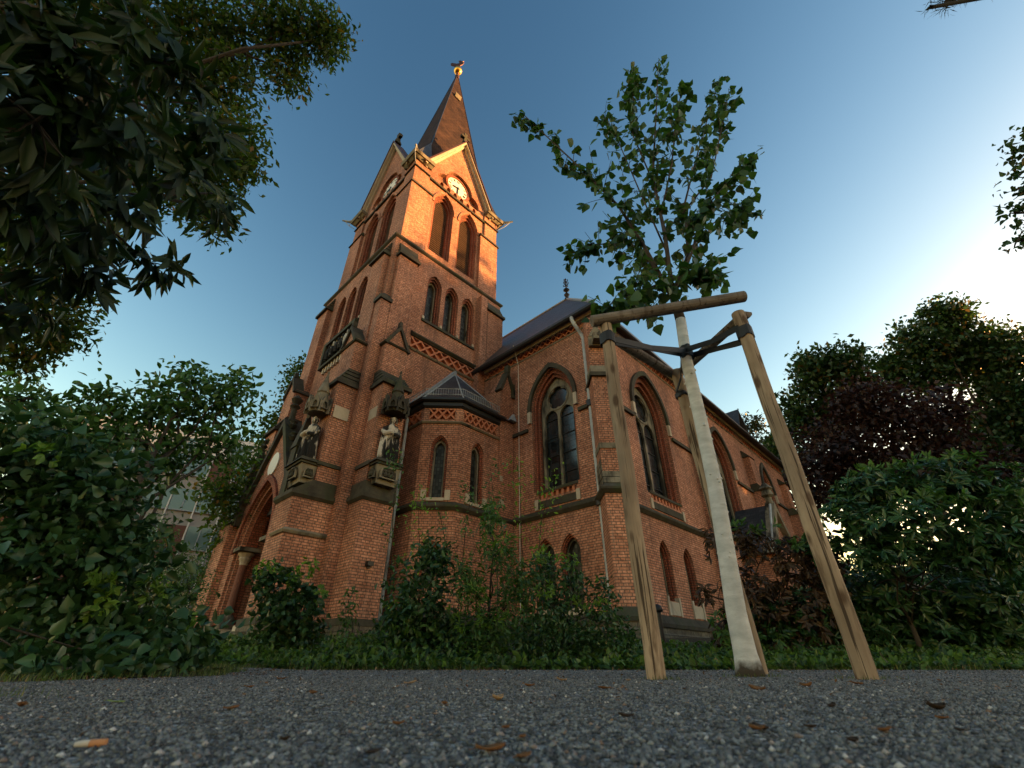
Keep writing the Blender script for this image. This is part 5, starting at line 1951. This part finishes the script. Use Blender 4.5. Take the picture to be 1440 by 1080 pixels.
n1 = 5200
X = rng.random(n1) * 15 - 4
Y = edge_far(X) - .05 + rng.random(n1) ** 2 * .8
n2 = 2600
Y2 = 1.7 + rng.random(n2) * 4.2
X2 = edge_left(Y2) + .03 - rng.random(n2) ** 1.6 * .7
n3 = 260
X3 = -1.30 + rng.normal(size=n3) * .10
Y3 = 1.22 + rng.normal(size=n3) * .06
n4 = 420
X4 = np.concatenate([1.42 + rng.normal(size=180) * .09, .74 + rng.normal(size=100) * .06, 1.8 + rng.normal(size=140) * .08])
Y4 = np.concatenate([3.14 + rng.normal(size=180) * .07, 2.68 + rng.normal(size=100) * .06, 2.72 + rng.normal(size=140) * .07])
n5 = 5000
X5 = -1.5 - rng.random(n5) * 5
Y5 = 5.4 + rng.random(n5) * 4
parts_ = [blades(n1, X, Y, .085, .003, .7), blades(n2, X2, Y2, .042, .0022, 1.3), blades(n3, X3, Y3, .028, .0012, .9), blades(n4, X4, Y4, .028, .0018, .9), blades(n5, X5, Y5, .13, .004, .9)]
Vs, Fs, o_n = [], [], 0
for V, F in parts_:
    Vs.append(V)
    Fs.append(F + o_n)
    o_n += len(V)
F = np.concatenate(Fs)
me = bpy.data.meshes.new("grass")
V = np.concatenate(Vs)
me.from_pydata(V.tolist(), [], [tuple(dict.fromkeys(f)) for f in F.tolist()])
me.materials.append(leaf_mat("grass_blade", (0.03, 0.05, 0.012), (0.10, 0.14, 0.035), .5, .3, odd=(0.2, 0.16, 0.07)))
go = bpy.data.objects.new("grass", me)
COL.objects.link(go)
tag(go, "short rough grass along the edges of the asphalt", "grass", kind="stuff")

# ================================================================== young tree and its stakes
m, nt, b = mat("whitewashed_bark", rough=0.8, spec=0.25)
c = ramp(nt, noise_n(nt, 6, 7, stretch=(1, 1, 2.5)), [(0.3, (0.36, 0.38, 0.39)), (0.7, (0.60, 0.62, 0.63))])
tc = nt.nodes.new("ShaderNodeTexCoord")
sx = nt.nodes.new("ShaderNodeSeparateXYZ")
nt.links.new(tc.outputs["Object"], sx.inputs[0])
nz = noise_n(nt, 9, 4)
ad = N(nt, "ShaderNodeMath", operation='MULTIPLY_ADD')
nt.links.new(nz, ad.inputs[0])
ad.inputs[1].default_value = .16
nt.links.new(sx.outputs[2], ad.inputs[2])
c = mixc(nt, ramp(nt, ad.outputs[0], [(0.12, (1, 1, 1)), (0.17, (0, 0, 0))]), c, (0.05, 0.04, 0.03))
f3 = noise_n(nt, 4, 3, stretch=(1, 1, 5))
c = mixc(nt, ramp(nt, f3, [(0.64, (0, 0, 0)), (0.70, (.35, .35, .35))]), c, (0.16, 0.155, 0.145))
nt.links.new(c, b.inputs["Base Color"])
bump(nt, b, noise_n(nt, 26, 6, stretch=(1, 1, 2)), .6, .006)
M['white_bark'] = m
M['young_bark'] = wood_mat("young_bark", (0.035, 0.028, 0.026), (0.085, 0.072, 0.066), 9, (2, 2, .8))

tb = np.array([1.43, 3.2, 0.012])
YT = thing("young_tree", "young whitewashed tree with a thin open crown held between three wooden stakes", "tree", tuple(tb))
F0 = at(1050, 948, 3.2)
pth = [tb + [-.002, 0, -.03], tb + [0, 0, .03], tb + [.0, 0, .12], at(1035, 860, 3.2), at(1022, 780, 3.2), at(1005, 680, 3.2), at(985, 590, 3.2), at(966, 510, 3.2), at(957, 450, 3.2)]
mb = MB()
mb.tube(pth, [.092, .080, .068, .062, .058, .054, .051, .048, .046], 14, rough=.02)
for k in range(46):                                   # knots on the bark
    j = rng.integers(2, 7)
    q = pth[j] + (pth[j + 1] - pth[j]) * rng.random()
    a = rng.random() * 6.28
    r_ = .054
    p0 = q + np.array([math.cos(a) * r_ * .8, math.sin(a) * r_ * .8, 0])
    p1 = q + np.array([math.cos(a) * (r_ + .006), math.sin(a) * (r_ + .006), -.006])
    mb.tube([p0, p1], [.010 + .010 * rng.random(), .006], 6)
o = mb.build("trunk", M['white_bark'], YT, recalc=False, smooth=True)
o.location = tuple(-tb)
fork = at(946, 415, 3.2)
limbs = [([(946, 415), (935, 330), (918, 250), (922, 170), (926, 85)], 3.2, [0, .0, .05, .1, .15]),
         ([(945, 418), (905, 345), (870, 290), (820, 240), (735, 160)], 3.2, [0, -.1, -.2, -.3, -.4]),
         ([(948, 412), (968, 355), (962, 290), (985, 200), (1012, 110)], 3.2, [0, .1, .2, .3, .35]),
         ([(950, 410), (975, 350), (985, 300), (1020, 260), (1052, 225)], 3.2, [0, -.1, -.2, -.25, -.3]),
         ([(944, 416), (915, 370), (880, 335), (840, 345), (805, 360)], 3.2, [0, .15, .3, .4, .45]),
         ([(942, 405), (925, 400), (900, 410), (875, 425), (850, 437)], 3.2, [0, -.15, -.25, -.35, -.4]),
         ([(950, 408), (965, 385), (985, 385), (997, 390)], 3.2, [0, -.1, -.15, -.2]),
         ([(940, 360), (900, 270), (870, 200), (850, 165)], 3.2, [0, .2, .3, .35]),
         ([(930, 300), (945, 230), (950, 170), (960, 120)], 3.2, [0, -.2, -.3, -.35]),
         ([(960, 300), (1000, 250), (1015, 180), (1025, 130)], 3.25, [0, -.15, -.3, -.35]),
         ([(920, 260), (890, 190), (890, 140), (892, 105)], 3.25, [0, -.2, -.3, -.35]),
         ([(975, 330), (1010, 310), (1040, 300), (1050, 290)], 3.2, [0, .2, .3, .35])]
mb = MB()
mb.tube([at(957, 450, 3.2), at(951, 430, 3.2), fork], [.046, .042, .036], 10)
tips, dirs = [], []
for k, (pp, Y0, dy) in enumerate(limbs):
    P = [at(x, y, Y0 + q) for (x, y), q in zip(pp, dy)]
    r0 = (.026, .024, .022, .018, .016, .013, .009, .011, .011, .011, .01, .009)[k]
    mb.tube(P, [max(r0 * (1 - .2 * i), .004) for i in range(len(P))], 7)
    for a, b_ in zip(P[:-1], P[1:]):
        i0 = P.index(a) if False else 0
    m_ = len(P)
    for i in range(1, m_):
        a, b_ = P[i - 1], P[i]
        nn = 16 if i > 1 else 2
        for q in range(nn):
            s = a + (b_ - a) * (q + rng.random()) / nn
            if rng.random() < .15:
                continue
            d = unit(rng.normal(size=3) + np.array([0, 0, .15]) + unit(b_ - a) * .7)
            ln = (.10 + .32 * rng.random()) * (1.05 if i < m_ - 1 else .6)
            e = s + d * ln
            mb.tube([s, s + d * ln * .5 + [0, 0, .01], e], [.004, .003, .002], 4, cap=False)
            for u_ in np.linspace(.2, 1, 7):
                tips.append(s + d * ln * u_)
                dirs.append(d)
    tips.append(P[-1])
    dirs.append(unit(P[-1] - P[-2]))
o = mb.build("branches", M['young_bark'], YT, recalc=False, smooth=True)
o.location = tuple(-tb)
tips, dirs = np.array(tips), np.array(dirs)
sel = rng.random(len(tips)) < .82
tips, dirs = tips[sel], dirs[sel]
n = len(tips)
side = unit(rng.normal(size=(n, 3)))
P0 = tips + side * .02
D = unit(side * .8 + dirs * .2 + np.array([0, 0, -.75]))
V, F = leaf_geo(P0, D, unit(rng.normal(size=(n, 3)) + np.array([0, -.3, .5])), .096 * (.7 + .5 * rng.random(n)), .95, "heart", .07, .04)
o = fast_mesh("leaves", V, F, LM['birch'], YT)
o.location = tuple(-tb)

M['stake'] = wood_mat("stake_wood", (0.22, 0.16, 0.11), (0.42, 0.325, 0.23), 5, (3, 3, .35), (0.10, 0.062, 0.038))
M['strap'] = mat("black_webbing", (0.010, 0.011, 0.014), 0.6)[0]
M['beam'] = wood_mat("weathered_beam", (0.12, 0.10, 0.085), (0.26, 0.22, 0.18), 5, (.5, 3, 3), (0.07, 0.05, 0.035))
SL = [np.array([.725, 2.69]), np.array([1.785, 2.69]), np.array([1.60, 3.62])]
hs = [2.32, 2.44, 2.52]
TG = thing("tree_guard", "tripod of three round wooden stakes with cross rails and black straps round the young tree", "tree stakes", (1.4, 3.0, .01))


def tg(mb, name, m_, **k):
    return mb.build(name, m_, TG, off=(1.4, 3.0, .01), **k)


for k, (p, h) in enumerate(zip(SL, hs)):
    g = float(ground_z(*p))
    mb = MB()
    rr = (.047, .05, .052)[k]
    tl = (0, 0, .085)[k]
    mb.tube([(p[0] + tl * (1 - i / 12) + .004 * math.sin(i * 1.3), p[1], g - .02 + (h - g) * i / 12) for i in range(13)], [rr * (1.03 - .004 * i) for i in range(13)], 18, rough=.012)
    tg(mb, "stake", M['stake'], smooth=False, recalc=False)


def rail(a, b, r, half=None):
    """half-round rail from a to b"""
    a, b = np.array(a), np.array(b)
    t = unit(b - a)
    s = unit(np.cross(t, [0, 0, 1]))
    u_ = np.cross(s, t)
    prof = [(math.cos(q), math.sin(q)) for q in np.linspace(0, 2 * math.pi, 15)[:-1]]
    if half:
        prof = [(x, max(z, -.1)) for x, z in prof] if half > 0 else [(x, min(z, .1)) for x, z in prof]
    vs = [p + s * x * r + u_ * z * r for p in (a, a + (b - a) * .33, a + (b - a) * .66, b) for x, z in prof]
    n_ = len(prof)
    fs = [(i * n_ + q, i * n_ + (q + 1) % n_, (i + 1) * n_ + (q + 1) % n_, (i + 1) * n_ + q) for i in range(3) for q in range(n_)]
    fs += [tuple(reversed(range(n_))), tuple(3 * n_ + q for q in range(n_))]
    mb = MB()
    mb.mesh(vs, fs)
    return mb


A_, B_, C_ = (np.array([*p, h]) for p, h in zip(SL, hs))
tg(rail(at(832, 452, 2.66), at(1046, 417, 2.66), .046), "rail", M['beam'])
tg(rail(A_ + [-.02, .06, -.02], C_ + [-.03, .05, -.01], .048, -1), "rail", M['beam'])
tg(rail(B_ + [.06, -.02, -.02], C_ + [.06, .04, .0], .048, -1), "rail", M['beam'])


def strap(P, wdt=.028, tw=0.0):
    mb = MB()
    P = [np.array(p) for p in P]
    vs = []
    for i, p in enumerate(P):
        t = unit(P[min(i + 1, len(P) - 1)] - P[max(i - 1, 0)])
        s = unit(np.cross(t, [0, 0, 1]))
        w_ = np.array([0, 0, 1.0])
        for x, z in ((-1, -1), (1, -1), (1, 1), (-1, 1)):
            vs.append(p + s * .003 * x + w_ * wdt * z * (1 + .1 * math.sin(i * 2.1)))
    fs = [(i * 4 + q, i * 4 + (q + 1) % 4, (i + 1) * 4 + (q + 1) % 4, (i + 1) * 4 + q) for i in range(len(P) - 1) for q in range(4)]
    fs += [(3, 2, 1, 0), tuple((len(P) - 1) * 4 + q for q in range(4))]
    mb.mesh(vs, fs)
    tg(mb, "strap", M['strap'])


def loop(c, r, z, n=16, wdt=.03):
    strap([(c[0] + r * math.cos(a), c[1] + r * math.sin(a), z + .008 * math.sin(3 * a)) for a in np.linspace(0, 2 * math.pi, n + 1)], wdt)


tz = at(965, 497, 3.2)
for k, (p, z, dz) in enumerate(((SL[0], 2.16, .04), (SL[1], 2.22, .07), (SL[2], 2.22, -.04))):
    c3 = np.array([p[0], p[1], z])
    tr = np.array([tz[0], tz[1], tz[2] - .01 * k])
    d = unit((tr - c3)[:2])
    sd_ = np.array([-d[1], d[0]])
    for s in (-1, 1):
        a = np.array([*(p + sd_ * s * .05), z + dz * s * .6])
        b_ = np.array([*(tr[:2] - d * .03 + sd_ * s * .045), tr[2] + .012 * s])
        m1 = (a + b_) / 2 + np.array([*(-sd_ * s * .02), -.012])
        strap([a, a + (m1 - a) * .5, m1, m1 + (b_ - m1) * .5, b_], .026 if k < 2 else .014)
    loop(p, .056, z, wdt=.045 if k < 2 else .02)
loop(tz, .055, tz[2], wdt=.06)
mb = MB()
mb.tube([at(911, 449, 2.60), at(912, 454, 2.60), at(910, 459, 2.60)], .004, 6)
tg(mb, "wire_hook", M['iron'])

# ================================================================== modern building far left
M['cladding'] = mat("grey_cladding", (0.30, 0.29, 0.28), .6)[0]
M['redpanel'] = mat("red_panel", (0.11, 0.04, 0.03), .6)[0]
M['offglass'] = mat("office_glass", (0.10, 0.17, 0.18), .08, .0, .8)[0]
bo = np.array([-22.5, 29.0])
MBd = thing("office_building", "modern glass and panel office building half hidden behind the trees on the left", "building", (bo[0], bo[1], .6), R(28))
mb = MB()
mb.box(-11, 11, .25, 12, 0, 17.0)
mb.build("wall", M['cladding'], MBd)
for fl in range(5):
    for k in range(10):
        x = -10.6 + k * 2.12
        z = .6 + fl * 3.3
        mb = MB()
        if (k * 3 + fl) % 5 == 2:
            mb.box(x, x + 2.0, .12, .248, z, z + 2.9)
            mb.build("panel", M['redpanel'], MBd)
        else:
            mb.box(x, x + 2.0, .12, .248, z + .9, z + 2.9)
            w_ = mb.build("window", M['offglass'], MBd)
            mb = MB()
            mb.box(x + .96, x + 1.04, .04, .118, z + .9, z + 2.9)
            mb.box(x, x + 2.0, .05, .117, z + .86, z + .94)
            mb.build("frame", M['lead'], w_)
for k in range(11):
    mb = MB()
    mb.box(-10.75 + k * 2.12, -10.65 + k * 2.12, 0, .24, 0, 16.8)
    mb.build("mullion", M['paper'], MBd)
mb = MB()
mb.box(-10, 10, 3, 11, 17.0, 20.2)
mb.build("penthouse", M['paper'], MBd)
mb = MB()
for k in range(90):
    x = -10.9 + k * .245
    mb.box(x, x + .03, .3, .33, 17.01, 18.0)
mb.box(-11, 11, .28, .35, 18.0, 18.06)
mb.build("railing", M['zinc'], MBd)
for x in (-7, -2, 3, 7.5):
    mb = MB()
    mb.box(x, x + 1.8, 2.9, 2.995, 17.3, 19.4)
    mb.build("penthouse_window", M['offglass'], MBd)

MBd.scale = (.72, .72, .72)

# ================================================================== small things on the ground
q = at(933, 908, 9.4)
gz = float(ground_z(q[0], q[1]))
BL = thing("bollard_lamp", "small black round-topped bollard lamp at the foot of the nave wall", "bollard", (q[0], q[1], gz))
mb = MB()
mb.lathe((0, 0, -.05), [(.05, 0), (.05, .52), (.045, .53)], 14)
mb.build("post", M['black'], BL)
mb = MB()
mb.lathe((0, 0, .49), [(.085, 0), (.09, .03), (.085, .07), (.06, .11), (.02, .13)], 16)
mb.build("cap", M['iron'], BL, smooth=True)

q = at(332, 937, 5.6)
mb = MB()
mb.loft([(-.32, -.05), (.32, -.05), (.32, .05), (-.32, .05)], -.08, [(-.31, -.042), (.31, -.042), (.31, .042), (-.31, .042)], .035)
o = mb.build("kerb_stone", M['smid'])
o.location = (q[0], q[1], float(ground_z(q[0], q[1])))
tag(o, "grey kerb stone at the far asphalt edge in front of the porch steps", "kerb")

# fallen leaves
M['dry1'] = stone_mat("dry_leaf", (0.10, 0.045, 0.018), (0.24, 0.12, 0.05), 40, rough=.8)
M['dry2'] = stone_mat("dark_dry_leaf", (0.018, 0.012, 0.009), (0.05, 0.032, 0.02), 40, rough=.8)
M['dry3'] = stone_mat("pale_dry_leaf", (0.28, 0.18, 0.10), (0.42, 0.30, 0.19), 40, rough=.8)
M['dry4'] = stone_mat("green_fallen_leaf", (0.14, 0.20, 0.06), (0.26, 0.34, 0.12), 40, rough=.6)


def fallen(px_, py_, L, m_, rz, curl, label, group=None, wr=.6):
    L, curl = L * .62, curl * .6
    # where the sight line meets the asphalt
    Y = 2.0
    for _ in range(60):
        p = at(px_, py_, Y)
        e = p[2] - (float(ground_z(p[0], p[1])) + .009)
        Y += e / max((py_ - 938) / 629 * 1.2, .004) * .6
        Y = min(max(Y, .3), 5.2)
    p = at(px_, py_, Y)
    n_, k_ = 9, 5
    vs, fs = [], []
    for i in range(n_):
        t = i / (n_ - 1)
        w_ = L * wr * .5 * math.sin(math.pi * min(1, t * .97 + .03)) ** .8
        for j in range(k_):
            s = (j - 2) / 2
            vs.append((L * (t - .5), w_ * s, curl * L * (abs(s) ** 1.5 * .5 + (2 * t - 1) ** 2 * .5) + .02 * L * math.sin(7 * t + 3 * s)))
    for i in range(n_ - 1):
        fs += [(i * k_ + j, i * k_ + j + 1, (i + 1) * k_ + j + 1, (i + 1) * k_ + j) for j in range(k_ - 1)]
    mb = MB()
    mb.mesh(vs, fs)
    mb.tube([(-L * .5, 0, curl * L * .5), (-L * .72, .02 * L, curl * L * .4)], .012 * L, 4)
    o = mb.build("fallen_leaf", m_, None, smooth=True, recalc=False)
    md = o.modifiers.new("thickness", 'SOLIDIFY')
    md.thickness = .0006
    o.location = (p[0], p[1], float(ground_z(p[0], p[1])) + .0085)
    o.rotation_euler = (random.uniform(-.15, .15), random.uniform(-.15, .15), rz)
    tag(o, label, "fallen leaf", group)


gB = "small brown leaves lying on the asphalt"
lB = "small dry brown leaf lying on the asphalt"
fallen(1318, 997, .05, M['dry2'], .2, .5, "dark arched dry leaf lying alone on the asphalt at the right")
fallen(1200, 1042, .022, M['dry2'], .5, .4, "small black curled leaf on the asphalt below the right stake")
fallen(163, 987, .05, M['dry4'], .1, .15, "long pale green fallen leaf on the asphalt at the left", wr=.3)
fallen(325, 996, .034, M['dry1'], .4, .3, "orange brown leaf lying alone on the asphalt at the left")
fallen(577, 961, .075, M['dry3'], .1, .35, "pale tan crumpled leaf near the far asphalt edge in the middle")
fallen(700, 984, .045, M['dry3'], .8, .6, "pale folded leaf standing on the asphalt in the middle")
fallen(790, 957, .08, M['dry3'], .3, .4, "pale leaf on the asphalt left of the left stake")
fallen(884, 957, .06, M['dry3'], 1.3, .3, "pale leaf lying at the foot of the left stake")
fallen(1205, 962, .08, M['dry1'], .1, .3, "brown leaf lying at the foot of the right stake")
fallen(690, 1055, .035, M['dry1'], .2, .35, "orange torn leaf in the foreground at the bottom of the picture")
fallen(735, 1036, .018, M['dry1'], 1.2, .3, "red brown leaf in the foreground beside the orange torn leaf")
fallen(737, 1063, .02, M['dry1'], .6, .3, "pinkish brown leaf scrap right of the orange torn leaf")
for (x, y, L, mm) in ((440, 975, .05, 'dry1'), (625, 990, .03, 'dry1'), (712, 1023, .022, 'dry1'), (850, 968, .06, 'dry1'), (1135, 965, .07, 'dry1'), (1065, 970, .06, 'dry1'), (1245, 1027, .025, 'dry1'), (560, 1018, .02, 'dry1'), (395, 955, .08, 'dry1'), (30, 993, .04, 'dry1'),
                      (350, 966, .05, 'dry1'), (745, 965, .05, 'dry1'), (1325, 1010, .02, 'dry1'), (1065, 1025, .025, 'dry1')):
    fallen(x, y, L, M[mm], random.uniform(0, 6), random.uniform(.2, .5), lB, gB)
gD = "dark dry leaves lying on the asphalt"
for (x, y, L) in ((400, 1040, .018), (1070, 1024, .025), (1140, 1022, .02), (880, 1007, .03), (1170, 993, .03), (525, 1057, .02), (1350, 1027, .015)):
    fallen(x, y, L, M['dry2'], random.uniform(0, 6), random.uniform(.2, .5), "small dark dry leaf lying on the asphalt", gD)

# cigarette end in the left foreground
p = at(118, 1068, .445)
gz = float(ground_z(p[0], p[1]))
CG = thing("cigarette_end", "cigarette end with an orange filter on the asphalt at the lower left", "cigarette end", (p[0], p[1], gz + .0095), R(12))
mb = MB()
mb.tube([(0, 0, 0), (.011, 0, .0003)], .0026, 12)
mb.build("filter", mat("filter_paper", (0.42, 0.20, 0.09), .7)[0], CG)
mb = MB()
mb.tube([(-.010, .0006, -.0006), (-.005, 0, 0), (-.0002, 0, 0)], [.002, .0024, .0025], 12)
mb.build("paper", mat("dirty_paper", (0.42, 0.40, 0.36), .7)[0], CG)
